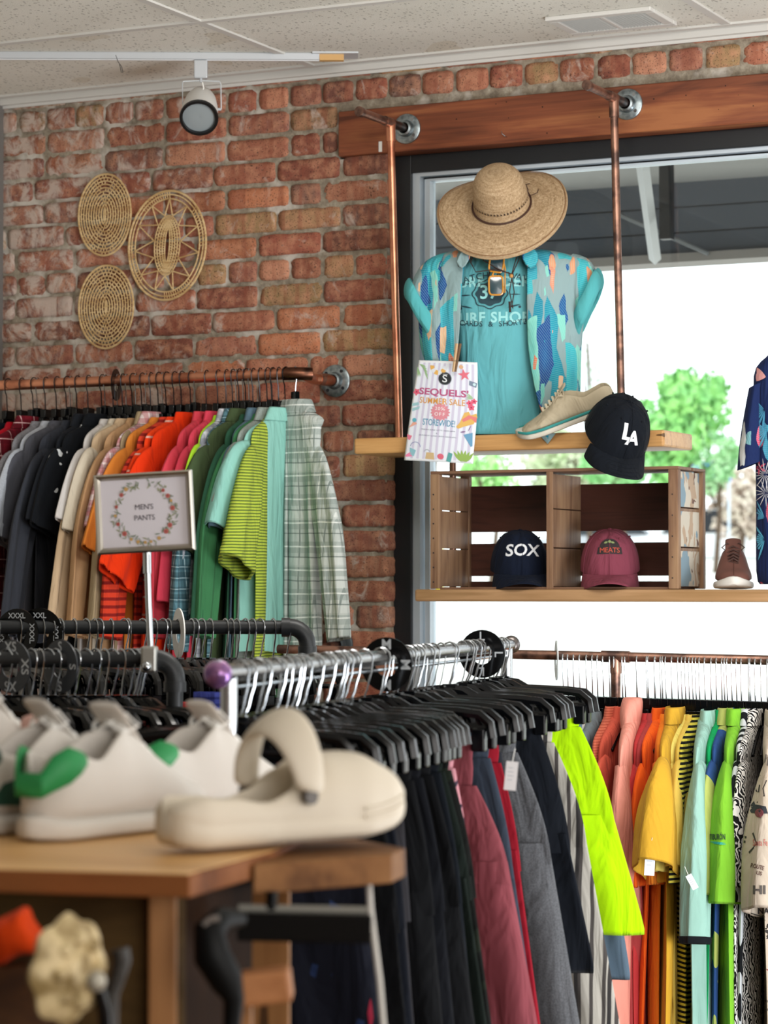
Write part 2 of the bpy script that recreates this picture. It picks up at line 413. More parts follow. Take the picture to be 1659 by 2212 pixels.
# lime bloom, heavier on the old left part of the wall
sx = nd(nt, 'SeparateXYZ', Vector=v).outputs[0]
mask = math_(nt, 'MULTIPLY', math_(nt, 'SUBTRACT', XL+.95, sx), 1.1); mask = nd(nt, 'Clamp', Value=mask).outputs[0]
bl = nd(nt, 'TexNoise', Vector=coords(nt, 'Object', (1, 1, .8)), Scale=13., Detail=8., Roughness=.72, Distortion=.8).outputs[0]
blo = ramp(nt, math_(nt, 'ADD', bl, math_(nt, 'MULTIPLY', mask, .135)), [(.57, (0, 0, 0)), (.68, (.8, .8, .8))])
c = mixc(nt, blo, c, hx('c2b2a6'))
nt.links.new(c, b.inputs['Base Color'])
bump(nt, b, math_(nt, 'ADD', math_(nt, 'MULTIPLY', n2, .4), n1), .8, .004)
BRICK = m
me = brickwall(); me.materials.append(BRICK)
wall = bpy.data.objects.new('wall_back', me); COL.objects.link(wall); struct(wall)
m, nt, b = base_mat('mortar', .95); v = coords(nt)
n1 = nd(nt, 'TexNoise', Vector=v, Scale=30., Detail=8., Roughness=.7).outputs[0]
c = ramp(nt, n1, [(.35, hx('75695a')), (.55, hx('9c917f')), (.72, hx('bcb3a2'))])
sx = nd(nt, 'SeparateXYZ', Vector=v).outputs[0]
mask = nd(nt, 'Clamp', Value=math_(nt, 'MULTIPLY', math_(nt, 'SUBTRACT', XL+1.0, sx), 1.2)).outputs[0]
bl = nd(nt, 'TexNoise', Vector=v, Scale=11., Detail=6.).outputs[0]
c = mixc(nt, ramp(nt, math_(nt, 'ADD', bl, math_(nt, 'MULTIPLY', mask, .1)), [(.55, (0, 0, 0)), (.68, (.85, .85, .85))]), c, hx('cfc8be'))
nt.links.new(c, b.inputs['Base Color']); bump(nt, b, n1, 1., .008); MORTAR = m
mb = MB(); mb.box((XL-.3, D+.0065, -.0), (XC-.004, D+.10, BZ0-.005)); mb.box((XL-.3, D+.0065, BZ0-.005), (BX0-.006, D+.10, BZ1+.004)); mb.box((XL-.3, D+.0065, BZ1+.004), (XR, D+.10, ZCEIL+.05))
mb.build('mortar_bed', MORTAR, wall, smooth=False)
# floor, other walls
m, nt, b = base_mat('floor_boards', .4); v = coords(nt, 'Object', (1, 1, 1))
bt = nd(nt, 'TexBrick', Vector=v, Color1=hx('7c6046'), Color2=hx('8d7050'), Mortar=hx('3a2a1e'), Scale=1.2, i5=.01)
nt.links.new(bt.outputs[0], b.inputs['Base Color'])
struct(MB().box((XL-.3, -3.2, -.08), (4.2, D+.1, 0)).build('floor', m, smooth=False))
OFFW = plain('d8d2c6', .8, 0, 'wall_paint')
struct(MB().box((XL-.42, -3.2, 0), (XL-.30, D+.1, ZCEIL+.1)).build('wall_left', OFFW, smooth=False))
struct(MB().box((4.2, -3.2, 0), (4.3, D+.1, ZCEIL+.1)).build('wall_right', OFFW, smooth=False))
struct(MB().box((XL-.42, -3.3, 0), (4.3, -3.2, ZCEIL+.1)).build('wall_rear', OFFW, smooth=False))
struct(MB().box((XL-.05, D-.03, 0), (PY(7, 500, D).x, D+.0, ZCEIL)).build('trim_1', plain('6e6a66', .7, 0, 'grey_trim'), smooth=False))
# ceiling
m, nt, b = base_mat('ceiling_tile', .95); v = coords(nt)
vo = nd(nt, 'TexVoronoi', Vector=coords(nt, 'Object', (1, .55, 1), (0, 0, .5)), Scale=95.).outputs[0]
nn = nd(nt, 'TexNoise', Vector=v, Scale=70., Detail=2.).outputs[0]
hole = math_(nt, 'MULTIPLY', math_(nt, 'LESS_THAN', vo, .3), math_(nt, 'GREATER_THAN', nn, .5))
n3 = nd(nt, 'TexNoise', Vector=v, Scale=2.5, Detail=3.).outputs[0]
c = ramp(nt, n3, [(.35, hx('d9d6cc')), (.65, hx('e6e3da'))])
st = nd(nt, 'TexNoise', Vector=v, Scale=3.5).outputs[0]
c = mixc(nt, math_(nt, 'MULTIPLY', math_(nt, 'GREATER_THAN', st, .68), .25), c, hx('b09a70'))
c = mixc(nt, math_(nt, 'MULTIPLY', hole, .55), c, hx('6b655c')); nt.links.new(c, b.inputs['Base Color'])
bump(nt, b, math_(nt, 'SUBTRACT', nd(nt, 'TexNoise', Vector=v, Scale=300., Detail=4.).outputs[0], hole), .7, .002)
struct(MB().box((XL-.3, -3.2, ZCEIL), (4.2, D+.1, ZCEIL+.06)).build('ceiling', m, smooth=False))
GRID = plain('cfcdc8', .5, 0, 'white_grid_metal')
ya = PZ(430, 45, ZCEIL).y
mb = MB(); k = 0
for yy in (ya-1.22, ya-.61, ya, D-.055): mb.box((XL-.3, yy-.012, ZCEIL-.006), (4.2, yy+.012, ZCEIL))
xa = PZ(500, 72, ZCEIL).x; xb = PZ(1540, 31, ZCEIL).x
for i in range(-2, 5): mb.box((xa+(xb-xa)*i-.012, -3.2, ZCEIL-.0055), (xa+(xb-xa)*i+.012, D-.04, ZCEIL))
mb.box((XL-.3, D-.024, ZCEIL-.022), (XR, D-.004, ZCEIL)); mb.box((XL-.3, D-.006, ZCEIL-.03), (XR, D, ZCEIL-.0))
struct(mb.build('trim_2', GRID, smooth=False))
# air vent
VL = [PZ(*p, ZCEIL) for p in ((1187, 38), (1405, 12), (1448, 48), (1242, 70))]
vx0, vx1 = VL[0].x, VL[2].x-.01; vy0, vy1 = VL[0].y, VL[2].y
vx0 = min(VL[0].x, VL[3].x); vx1 = max(VL[1].x, VL[2].x); vy0 = min(VL[0].y, VL[1].y); vy1 = max(VL[2].y, VL[3].y)-.01
t = thing('ceiling_vent', 'white metal air vent with angled slats in the ceiling above the window', 'vent', Vector(((vx0+vx1)/2, (vy0+vy1)/2, ZCEIL)))
mb = MB(); fwid = .028; z0, z1 = ZCEIL-.012, ZCEIL
mb.box((vx0, vy0, z0), (vx1, vy0+fwid, z1)); mb.box((vx0, vy1-fwid, z0), (vx1, vy1, z1)); mb.box((vx0, vy0+fwid, z0), (vx0+fwid, vy1-fwid, z1)); mb.box((vx1-fwid, vy0+fwid, z0), (vx1, vy1-fwid, z1))
xm = (vx0+vx1)/2; mb.box((xm-.007, vy0+fwid, z0), (xm+.007, vy1-fwid, z1))
mb.build('frame', GRID, t, world=True, smooth=False, bevel=.003)
MB().box((vx0+fwid, vy0+fwid, ZCEIL-.0035), (vx1-fwid, vy1-fwid, ZCEIL-.0005)).build('backing', plain('3c3d3b', .9, 0, 'duct_dark'), t, world=True, smooth=False)
mb = MB(); nsl = 26
for i in range(nsl):
    x = lerp(vx0+fwid+.008, vx1-fwid-.008, i/(nsl-1))
    if abs(x-xm) > .012: mb.box((-.0008, vy0+fwid, -.005), (.0008, vy1-fwid, .005), Matrix.Translation((x, 0, ZCEIL-.0075))@Matrix.Rotation(.6, 4, 'Y'))
mb.build('louvre', plain('a9aaa6', .5, 0, 'slat_metal'), t, world=True, smooth=False)
# lintel beam
BY = D-.014
BEAMW = wood('552c1c', '80462c', 'a0643e', 12, 'X', .5, 'stained_timber')
t = thing('timber_lintel', 'long reddish stained timber beam over the shop window', 'beam', Vector((BX0, D, BZ0)))
MB().box((BX0, BY, BZ0), (XR, D+.1, BZ1)).build('beam', BEAMW, t, world=True, smooth=False, bevel=.004)
p0 = PY(1095, 296, BY)
mb = MB(); mb.tube([p0+Vector((.0, -.0, 0)), p0+Vector((0, -.014, 0)), p0+Vector((-.006, -.02, .006)), p0+Vector((-.01, -.014, .014))], .0013, 6); mb.build('hook', CHROME, t, world=True)
p0 = PY(822, 317, BY)
mb = MB(); mb.box((-.005, -.002, -.015), (.005, 0, .015), Matrix.Translation(p0)); mb.build('bracket', WHITEP, t, world=True, smooth=False)
mb = MB(); r2 = random.Random(3)
for _ in range(26):
    q = Vector((r2.uniform(BX0+.1, XR-.3), BY-.0004, r2.uniform(BZ0+.015, BZ1-.015))); mb.cyl(q+Vector((0, .002, 0)), q, r2.uniform(.001, .0024), 7)
mb.build('nail_hole', plain('1c0f0a', .9, 0, 'nail_hole_dark'), t, world=True)
# window
WY = D+.052; ZB = .42
BLK = plain('15181c', .45, 0, 'black_frame'); SIL = plain('c9d3dc', .4, .3, 'silver_frame')
t = thing('window_1', 'tall shop window with black metal frame', 'window', Vector((XC, WY, ZB))); del t['category']; t['kind'] = 'structure'
hz = PY(905, 372, WY).z; jx = PY(888, 900, WY).x; s1 = PY(903, 900, WY).x; s2 = PY(908, 900, WY).x; s3 = PY(919, 900, WY).x
mb = MB(); mb.box((XC-.05, WY, ZB), (jx, WY+.05, BZ0+.0)); mb.box((jx, WY, hz), (XR, WY+.05, BZ0)); mb.box((jx, WY, ZB), (XR, WY+.05, ZB+.06)); mb.box((XR-.2, WY, ZB+.06), (XR, WY+.05, hz))
mb.build('frame', BLK, t, world=True, smooth=False, bevel=.002)
mb = MB(); dz = .0105
mb.box((jx, WY+.012, ZB+.06), (s1, WY+.06, hz)); mb.box((s1, WY+.012, hz-dz), (XR, WY+.06, hz))
mb.box((s2, WY+.03, ZB+.06), (s3, WY+.07, hz-dz-.006)); mb.box((s3, WY+.03, hz-dz-.012), (XR, WY+.07, hz-dz-.006))
mb.build('inner_trim', SIL, t, world=True, smooth=False)
MB().box((s1, WY+.04, hz-dz-.006), (XR, WY+.06, hz-dz)).build('gasket', BLK, t, world=True, smooth=False)
g = bpy.data.materials.new('window_glass'); g.use_nodes = True; nt = g.node_tree; nt.nodes.remove(nt.nodes['Principled BSDF'])
fr = nd(nt, 'Fresnel', IOR=1.5); tr = nd(nt, 'BsdfTransparent'); tr.inputs[0].default_value = (.93, .96, .96, 1); gl = nd(nt, 'BsdfGlossy', Roughness=.02)
mx = nd(nt, 'MixShader'); nt.links.new(fr.outputs[0], mx.inputs[0]); nt.links.new(tr.outputs[0], mx.inputs[1]); nt.links.new(gl.outputs[0], mx.inputs[2])
nt.links.new(mx.outputs[0], nt.nodes['Material Output'].inputs[0])
MB().box((s1, WY+.05, ZB+.05), (XR, WY+.056, hz)).build('glass', g, t, world=True, smooth=False)
struct(MB().box((XC-.3, D+.0066, 0), (XR, D+.14, ZB)).build('wall_below_window', MORTAR, smooth=False))
# ---------------------------------------------------------------- outside
m, nt, b = base_mat('pavement', .95); n1 = nd(nt, 'TexNoise', Vector=coords(nt), Scale=.7, Detail=6.).outputs[0]
nt.links.new(ramp(nt, n1, [(.3, hx('c9c5bd')), (.7, hx('dcd9d2'))]), b.inputs['Base Color'])
mb = MB(); prof = [(D+.16, -.12), (10, -.1), (22, .8), (34, 1.55), (75, 1.95), (160, 3.2)]
mb.loft([[Vector((-120, y, z)), Vector((60, y, z))] for y, z in prof], closed=False)
struct(mb.build('ground_outside', m, smooth=False))
def gz(Y): return interp(prof, Y)
GREYB = plain('4a5058', .7, 0, 'dark_fascia'); SOFF = plain('9b9b98', .8, 0, 'soffit')
yf = D+2.2; zs = PY(1450, 398, yf).z; zb = PY(1500, 556, yf).z
t = thing('entrance_canopy', 'dark grey slatted walkway canopy outside above the window', 'canopy', Vector((-1, yf, zs)))
MB().box((-8, D+.25, zs), (4, yf+.1, zs+.05)).build('soffit', SOFF, t, world=True, smooth=False)
mb = MB(); hh = (zs-zb)/3
for i in range(3): mb.box((-8, yf-.012*i, zb+hh*i+.004), (4, yf+.08, zb+hh*(i+1)))
mb.build('fascia', GREYB, t, world=True, smooth=False)
MB().box((-8, yf-.05, zb-.02), (4, yf+.1, zb+.012)).build('drip_edge', plain('8a8580', .6, .2, 'drip_metal'), t, world=True, smooth=False)
pp = PY(1440, 450, yf-.5); MB().box((pp.x-.02, pp.y-.02, zb), (pp.x+.02, pp.y+.02, zs)).build('post', BLK, t, world=True, smooth=False)
q0 = PY(1375, 345, D+.9); q1 = PY(1415, 560, yf-.1)
MB().tube([Vector((q0.x, q0.y, zs)), q1], .022, 4).build('reflection_strip', plain('b5b8b8', .5, 0, 'reflection_grey'), t, world=True, smooth=False)  # pale sloping tube imitates a reflection in the glass, not a canopy member
q0 = PY(1340, 465, yf-.06); q1 = PY(1530, 548, yf-.06); MB().tube([q0, q1], .008, 6).build('tie_rod', plain('85898c', .5, .4, 'steel'), t, world=True)
def tree(px, py, dist, r, cols, label, group=None, n=1300, asp=1., leafs=.1, seed=1):
    rr = random.Random(seed); c = PD(px, py, dist); Y = c.y; g0 = gz(Y)
    t = thing('tree', label, 'tree', Vector((c.x, c.y, g0)), group)
    mb = MB(); mb.tube([Vector((c.x, c.y, g0)), Vector((c.x+.1, c.y, lerp(g0, c.z, .6))), c], [r*.08, r*.06, r*.03], 8)
    for k in range(5):
        a = rr.uniform(0, 6.3); mb.tube([Vector((c.x, c.y, lerp(g0, c.z, .55))), c+Vector((cos(a)*r*.5, sin(a)*r*.5, r*rr.uniform(0, .5)))], [r*.04, r*.01], 6)
    mb.build('trunk', plain('5c4a3a', .9, 0, 'bark'), t, world=True)
    cl = [(c+Vector((rr.uniform(-.7, .7)*r, rr.uniform(-.6, .6)*r, rr.uniform(-.7, .7)*r*asp)), rr.uniform(.3, .5)*r) for _ in range(9)]
    cl.append((c, r*.6))
    mb = MB()
    for _ in range(n):
        cc, cr = rr.choice(cl); d = Vector((rr.gauss(0, 1), rr.gauss(0, 1), rr.gauss(0, 1))).normalized()
        p = cc+d*cr*rr.uniform(.75, 1.05); u = Vector((rr.gauss(0, 1), rr.gauss(0, 1), rr.gauss(0, 1))).normalized(); w_ = u.cross(d)
        if w_.length < .05: continue
        w_.normalize(); s = r*leafs*rr.uniform(.6, 1.3)
        mb.add([p-u*s, p+w_*s*.6, p+u*s, p-w_*s*.6], [(0, 1, 2, 3)])
    m, nt, b = base_mat('leaves', .7); n_ = nd(nt, 'TexNoise', Vector=coords(nt), Scale=1.2/r*2).outputs[0]
    nt.links.new(ramp(nt, n_, [(.4, hx(cols[0])), (.6, hx(cols[1]))]), b.inputs['Base Color'])  # leaf colours lightened so they carry the outdoor haze and glare
    b.inputs['Transmission Weight'].default_value = 0
    mb.build('foliage', m, t, smooth=False, world=True)
tree(1465, 925, 42, .95, ('76b868', 'a0dc80'), 'bright green bushy tree across the street, seen behind the navy cap', n=2200, seed=2)
tree(1340, 960, 46, .9, ('86c47c', 'b0deA0'), 'green tree across the street left of the bright bushy one', n=1200, seed=5)
tree(1545, 985, 50, .75, ('86c080', 'b4dca8'), 'smaller green tree right of the bright bushy one', n=1100, seed=9)
tree(1595, 1100, 58, 1.15, ('cdc0ac', 'dccabc'), 'pale pinkish tree behind the parked cars', n=1400, seed=3)
tree(1200, 1010, 60, 1.3, ('cfcdb6', 'c4d8a8'), 'pale olive tree seen between the two shelves', n=1500, seed=4, asp=.6)
tree(1270, 740, 48, .7, ('b4e0b4', 'cfe8c8'), 'thin tree in hazy pale green seen just right of the flowered shirt', n=300, seed=6, asp=1.5, leafs=.07)
tree(925, 770, 30, .35, ('86c832', 'a6dc50'), 'yellow green tree seen by the left window frame', n=700, seed=8, asp=1.4)
tree(1060, 1015, 34, .55, ('a0dc80', 'bce8a0'), 'light green shrub seen left behind the wooden crate', n=700, seed=12, asp=.6)
def car(px, dist, L, W, H, c, label, rz=0):
    q = PD(px, 1260, dist); M = Matrix.Translation((q.x, q.y, gz(q.y)))@Matrix.Rotation(TH+rz, 4, 'Z')
    t = thing('parked_car', label, 'car', M)
    pr = [(-L/2, .35), (-L/2+.05, .75), (-L*.33, .85), (-L*.22, H*.97), (L*.12, H), (L*.28, .92), (L/2-.1, .78), (L/2, .5), (L/2-.02, .3), (-L/2, .3)]
    Mx = Matrix(((1, 0, 0, 0), (0, 0, -1, W/2), (0, 1, 0, 0), (0, 0, 0, 1)))
    MB().prism(pr, W, Mx).build('car_body', plain(c, .3, 0, 'car_paint'), t, smooth=False, bevel=.06)
    gp = [(-L*.3, .88), (-L*.21, H*.92), (L*.11, H*.94), (L*.25, .93)]
    mb = MB(); mb.prism(gp, .02, Matrix(((1, 0, 0, 0), (0, 0, -1, -W/2-.0), (0, 1, 0, 0), (0, 0, 0, 1)))); mb.build('side_window', plain('2a3036', .15, 0, 'car_glass'), t, smooth=False)
    for sx_ in (-.32, .32):
        for sy in (-1, 1): MB().cyl((L*sx_, sy*(W/2-.1), .32), (L*sx_, sy*(W/2+.02), .32), .32, 18).build('wheel', plain('17181a', .8, 0, 'tyre'), t)
car(1545, 62, 4.6, 1.8, 1.55, 'e6e8ea', 'white car parked across the street above the brown shoe')
car(1300, 66, 4.4, 1.8, 1.45, 'b9bcc2', 'silver car seen through the right half of the crate')
car(1575, 75, 4.8, 1.9, 1.8, '3a3d42', 'dark vehicle parked behind the white car')
q = PD(928, 1180, 30); t = MB().lathe([(0, 0), (.16, .0), (.16, .95), (.13, 1.02), (0, 1.05)], 14).build('bollard', plain('f0e000', .5, 0, 'yellow_paint')); t.location = (q.x, q.y, q.z-.62); tag(t, 'bright yellow bollard outside, by the left edge of the crate', 'bollard')
q = PD(1525, 1022, 56); t = thing('shop_awning', 'blue awning across the street right of the green trees', 'awning', Matrix.Translation((q.x, q.y, q.z))@Matrix.Rotation(TH, 4, 'Z'))
MB().loft([[Vector((-.6, 0, .25)), Vector((-.6, -.8, -.2)), Vector((-.6, 0, -.2))], [Vector((.45, 0, .25)), Vector((.45, -.8, -.2)), Vector((.45, 0, -.2))]]).build('canvas', plain('2f62c8', .7, 0, 'blue_canvas'), t, smooth=False)
mb = MB(); zg = gz(q.y)-q.z
for x in (-.55, .4): mb.cyl((x, -.7, -.15), (x, -.7, zg), .03, 6)
mb.build('pole', SIL, t)
# ---------------------------------------------------------------- track light
q0 = PZ(-60, 127, ZCEIL-.019); q1 = PZ(690, 130, ZCEIL-.019); q2 = PZ(742, 132, ZCEIL-.019)
t = thing('lighting_track', 'long pale metal lighting track across the ceiling', 'track', q0)
dx = (q1-q0).normalized(); Mt = frame(q0, dx, (0, 0, 1)); Lt = (q1-q0).length
M_ = plain('c6cace', .4, .3, 'track_metal')
mb = MB(); mb.box((-1.2, -.014, -.001), (Lt, .014, .019), Mt); mb.build('track_rail', M_, t, world=True, smooth=False, bevel=.002)
MB().box((-1.2, -.005, -.0025), (Lt, .005, -.0005), Mt).build('conductor_slot', plain('e6e8ea', .5, 0, 'slot'), t, world=True, smooth=False)
MB().box((Lt, -.012, -.002), (Lt+(q2-q1).length, .012, .016), Mt).build('end_connector', plain('d0a468', .6, 0, 'tan_plastic'), t, world=True, smooth=False, bevel=.001, label='tan plastic end connector')
MB().box((Lt-.02, -.03, .0145), (Lt+.11, .05, .0195), Mt).build('cover_plate', M_, t, world=True, smooth=False)
q = PZ(250, 119, ZCEIL-.019); MB().tube([q, q+Vector((.008, 0, -.02)), q+Vector((.02, 0, -.035)), q+Vector((.024, 0, -.052)), q+Vector((.018, 0, -.05)), q+Vector((.015, 0, -.035)), q+Vector((.012, 0, -.028))], .0009, 5).build('loose_wire', INK, t, world=True)
q = PZ(434, 131, ZCEIL-.021); sdist = (q-CAM).dot(F0)
t = thing('spotlight', 'white round can spotlight hanging from the ceiling track', 'spotlight', q)
A = PD(434, 170, sdist); MB().box((-.019, -.014, A.z-q.z), (.019, .014, 0), Matrix.Translation(q)@Matrix.Rotation(TH, 4, 'Z')).build('adapter_box', M_, t, world=True, smooth=False, bevel=.003)
C0 = PD(432, 236, sdist)
yk = [PD(395, 236, sdist), PD(394, 182, sdist), PD(396, 176, sdist), PD(434, 174, sdist), PD(474, 176, sdist), PD(477, 182, sdist), PD(478, 236, sdist)]
mb = MB(); mb.tube(yk, .0014, 6, flat=1.3); mb.cyl(PD(434, 168, sdist), PD(434, 178, sdist), .004, 8); mb.cyl(yk[0], PD(402, 236, sdist), .004, 8); mb.cyl(yk[-1], PD(468, 236, sdist), .004, 8)
mb.build('yoke', M_, t, world=True)
ax = (RT*.03 - F0*.78 - ZU*.62).normalized()                  # direction the lamp points
Ml = frame(C0, RT, ax)
mb = MB(); mb.lathe([(.004, -.085), (.022, -.083), (.036, -.07), (.0445, -.045), (.051, 0), (.053, .045), (.05, .046)], 32, Ml); mb.build('can', plain('e4e3df', .4, 0, 'can_enamel'), t, world=True)
MB().lathe([(.048, .044), (.0545, .044), (.0555, .05), (.0545, .056), (.047, .056), (.046, .046)], 32, Ml).build('bezel', plain('111214', .3, 0, 'black_enamel'), t, world=True)
MB().lathe([(.0, .047), (.02, .049), (.047, .044)], 32, Ml).build('lens', plain('8f979a', .25, 0, 'frosted_lens', coat=.5), t, world=True)
MB().tube([PD(437, 178, sdist), PD(440, 190, sdist), PD(436, 200, sdist)], .0022, 6).build('cord', WHITEP, t, world=True)
# ---------------------------------------------------------------- woven wall discs
CANE = wood('b08b58', 'cdae7c', 'dcc294', 60, 'X', .6, 'cane', knots=False)
def ovalp(a, b, e, n, cx, cz, y, rot=0, ph=0):
    pts = []
    for k in range(n):
        th = 2*PI*k/n+ph; x = a*cos(th); z = b*sin(th)
        pts.append(Vector((cx+x*cos(rot)-z*sin(rot), y, cz+x*sin(rot)+z*cos(rot))))
    return pts
def cane_mat_disc(px, py, a, b, label, seed):
    c = PY(px, py, D-.012); t = thing('woven_wall_disc', label, 'wall hanging', c, 'woven cane wall discs'); rr = random.Random(seed)
    n = 11; e = b-a
    mb = MB()
    for k in range(n):
        f = (k+.35)/(n-.65); aa = a*f; bb = aa+e*(.55+.45*f)
        mb.tube(ovalp(aa, bb, 0, 48, c.x, c.z, c.y), .0022 if k < n-1 else .0034, 6, True)
    mb.build('cane_coil', CANE, t, world=True)
    mb = MB()
    for k in range(n-1):
        f0 = (k+.35)/(n-.65); f1 = (k+1.35)/(n-.65); m_ = int(10+k*4.2)
        for j in range(m_):
            if rr.random() < .12: continue
            th = 2*PI*(j+(.5 if k % 2 else 0)+rr.uniform(-.15, .15))/m_
            P_ = [Vector((c.x+a*f*cos(th), c.y, c.z+(a*f+e*(.55+.45*f))*sin(th))) for f in (f0, f1)]
            mb.tube(P_, .0016, 5)
    mb.tube([c+Vector((0, 0, -e*.5)), c+Vector((0, 0, e*.5))], .002, 5)
    mb.build('cane_wrap', CANE, t, world=True)
cane_mat_disc(226, 464, .093, .124, 'closely coiled oval cane disc, upper left of the three on the brick wall', 1)
cane_mat_disc(229, 663, .097, .126, 'closely coiled oval cane disc, lowest of the three on the brick wall', 2)
c = PY(361, 530, D-.014); t = thing('woven_wall_disc', 'larger open cane disc with zigzag sunburst pattern on the brick wall', 'wall hanging', c, 'woven cane wall discs')
rot = math.radians(-4)
def E(a, b, th, dy=0): x, z = a*cos(th), b*sin(th); return Vector((c.x+x*cos(rot)-z*sin(rot), c.y+dy, c.z+x*sin(rot)+z*cos(rot)))
mb = MB()
for a_, b_, r_ in ((.134, .164, .0036), (.124, .153, .0024), (.112, .140, .0024)): mb.tube([E(a_, b_, 2*PI*k/56) for k in range(56)], r_, 6, True)
mb.build('outer_ring', CANE, t, world=True)
mb = MB()
for k in range(96):
    if (k//12) % 2 == 0 or k % 12 == 0:
        th = 2*PI*k/96; mb.tube([E(.112, .140, th), E(.134, .164, th+.03)], .0015, 5)
mb.build('ring_wrap', CANE, t, world=True)
mb = MB(); zz = []
for k in range(11):
    th = PI/2+2*PI*k/11; zz += [E(.112, .140, th, -.002), E(.047, .092, th+PI/11, -.002)]
for i in range(len(zz)): mb.tube([zz[i], zz[(i+1) % len(zz)]], .0021, 6)
mb.build('zigzag', CANE, t, world=True)
mb = MB()
for k, (a_, b_) in enumerate(((.044, .09), (.035, .08), (.026, .07), (.017, .06), (.008, .05))): mb.tube([E(a_, b_, 2*PI*j/40) for j in range(40)], .0021, 6, True)
for k in range(46):
    th = 2*PI*k/46
    for (a0, b0), (a1, b1) in (((.044, .09), (.026, .07)), ((.026, .07), (.008, .05))): mb.tube([E(a0, b0, th), E(a1, b1, th+.08)], .0018, 5)
mb.build('centre_weave', CANE, t, world=True)
# ---------------------------------------------------------------- pipes and shelves in the window
def flange(mb, c, axis, R=.043, r=.016, up=(0, 0, 1)):
    M = frame(c, Vector(up).cross(Vector(axis)), Vector(axis)) if False else Matrix.Translation(c)@Vector(axis).to_track_quat('Z', 'Y').to_matrix().to_4x4()
    mb.lathe([(0, 0), (R-.001, 0), (R, .002), (R, .007), (R-.003, .0095), (r+.009, .0105), (r+.005, .024), (r, .026), (r-.002, .02)], 36, M)
    return M
def screws(M, R, mat, parent):
    mb = MB()
    for k in range(4): a = PI/4+k*PI/2+.1; q = M @ Vector((R*cos(a), R*sin(a), .0095)); q2 = M @ Vector((R*cos(a), R*sin(a), .0115)); mb.cyl(q, q2, .005, 10)
    mb.build('screws', mat, parent, world=True)
YV = D-.125
for px, py, pb, lab in ((880, 279, (862, 948), 'copper pipe shelf hanger on the left end of the timber beam'), (1357, 226, (1342, 862), 'copper pipe shelf hanger right of the straw hat')):
    c = PY(px, py, BY); t = thing('pipe_hanger', lab, 'pipe', c, 'pipe hangers on the beam')
    mb = MB(); M = flange(mb, c, (0, -1, 0)); mb.build('flange', GALV, t, world=True); screws(M, .032, CHROME, t)
    MB().cyl(c+Vector((0, -.02, 0)), c+Vector((0, -.095, 0)), .0125, 18).build('nipple', metalm('4a4644', .35, 'dark_pipe', '6a4a3a', 30.), t, world=True)
    mb = MB(); mb.cyl(c+Vector((0, -.09, 0)), c+Vector((0, -.31, 0)), .0115, 18); mb.cyl(c+Vector((0, -.10, 0)), c+Vector((0, -.15, 0)), .014, 18); mb.cyl(c+Vector((0, -.295, 0)), c+Vector((0, -.312, 0)), .0138, 18)
    mb.build('arm', OLDCOPPER, t, world=True)
    bz = PY(*pb, YV); a = c+Vector((0, YV-c.y, 0)); e = Vector((bz.x, YV, bz.z))
    if px > 1000: e = a+(e-a)*1.09
    mb = MB(); mb.tube([a, lerp(a, e, .5), e], .0108, 18); mb.tube([a, lerp(a, e, .06)], .0135, 18); mb.build('drop_pipe', COPPER if px < 1000 else OLDCOPPER, t, world=True)
PINE = wood('a87a48', 'c99a62', 'b98850', 14, 'X', .4, 'pine'); PINEW = wood('9c7850', 'b79068', 'a68058', 14, 'X', .45, 'worn_pine')
YF = D-.245
a = PY(764, 947, YF); a2 = PY(764, 981, YF); e = PY(1434, 945, YF)
US = a.z; UST = US-a2.z
t = MB().box((a.x, YF, a2.z), (e.x, D-.015, a.z)).build('upper_shelf', PINE, smooth=False, bevel=.006); tag(t, 'short pine shelf holding the shirt display and beige sneaker', 'shelf')
UX0, UX1 = a.x, e.x
a = PY(895, 1273, YF); a2 = PY(895, 1299, YF); LS = a.z
t = MB().box((a.x, YF, a2.z), (XR-.25, D-.015, a.z)).build('lower_shelf', PINEW, smooth=False, bevel=.006); tag(t, 'long pine shelf holding the wooden crate', 'shelf')
q = PY(978, 1000, D-.11); t = MB().cyl((q.x, q.y, LS), (q.x, q.y, US-UST), .0095, 14).build('support_pipe', OLDCOPPER); tag(t, 'dark copper pipe joining the two shelves behind the flyer', 'pipe')
#.cyl((q.x, q.y, LS), (q.x, q.y, US-UST), .0095, 14).build('support_pipe', OLDCOPPER); tag(t, 'dark copper pipe joining the two shelves behind the crate', 'pipe')
# wooden crate
x0 = PY(941, 1200, YF+.02).x; x1 = PY(1459, 1200, YF+.02).x; z1 = PY(960, 1024, YF+.02).z; y0 = YF+.015; y1 = y0+.215; z0 = LS
t = thing('wooden_crate', 'old two compartment wooden crate lying on its side on the lower shelf', 'crate', Vector(((x0+x1)/2, y0, z0)))
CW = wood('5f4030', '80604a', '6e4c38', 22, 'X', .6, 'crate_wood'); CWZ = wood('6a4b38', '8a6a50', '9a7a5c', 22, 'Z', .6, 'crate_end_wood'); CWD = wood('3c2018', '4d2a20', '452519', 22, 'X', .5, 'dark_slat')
xm = PY(1188, 1150, y0).x
for nm, xa_, xb_ in (('side_panel', x0, x0+.014), ('divider', xm-.007, xm+.007), ('side_panel', x1-.014, x1)):
    mb = MB(); hh = (z1-z0)/3
    for k in range(3): mb.box((xa_, y0+.003, z0+.006+hh*k+.0015), (xb_, y1-.008, min(z1-.006, z0+.006+hh*(k+1)-.0015)))
    mb.build(nm, CWZ, t, world=True, smooth=False, bevel=.001)
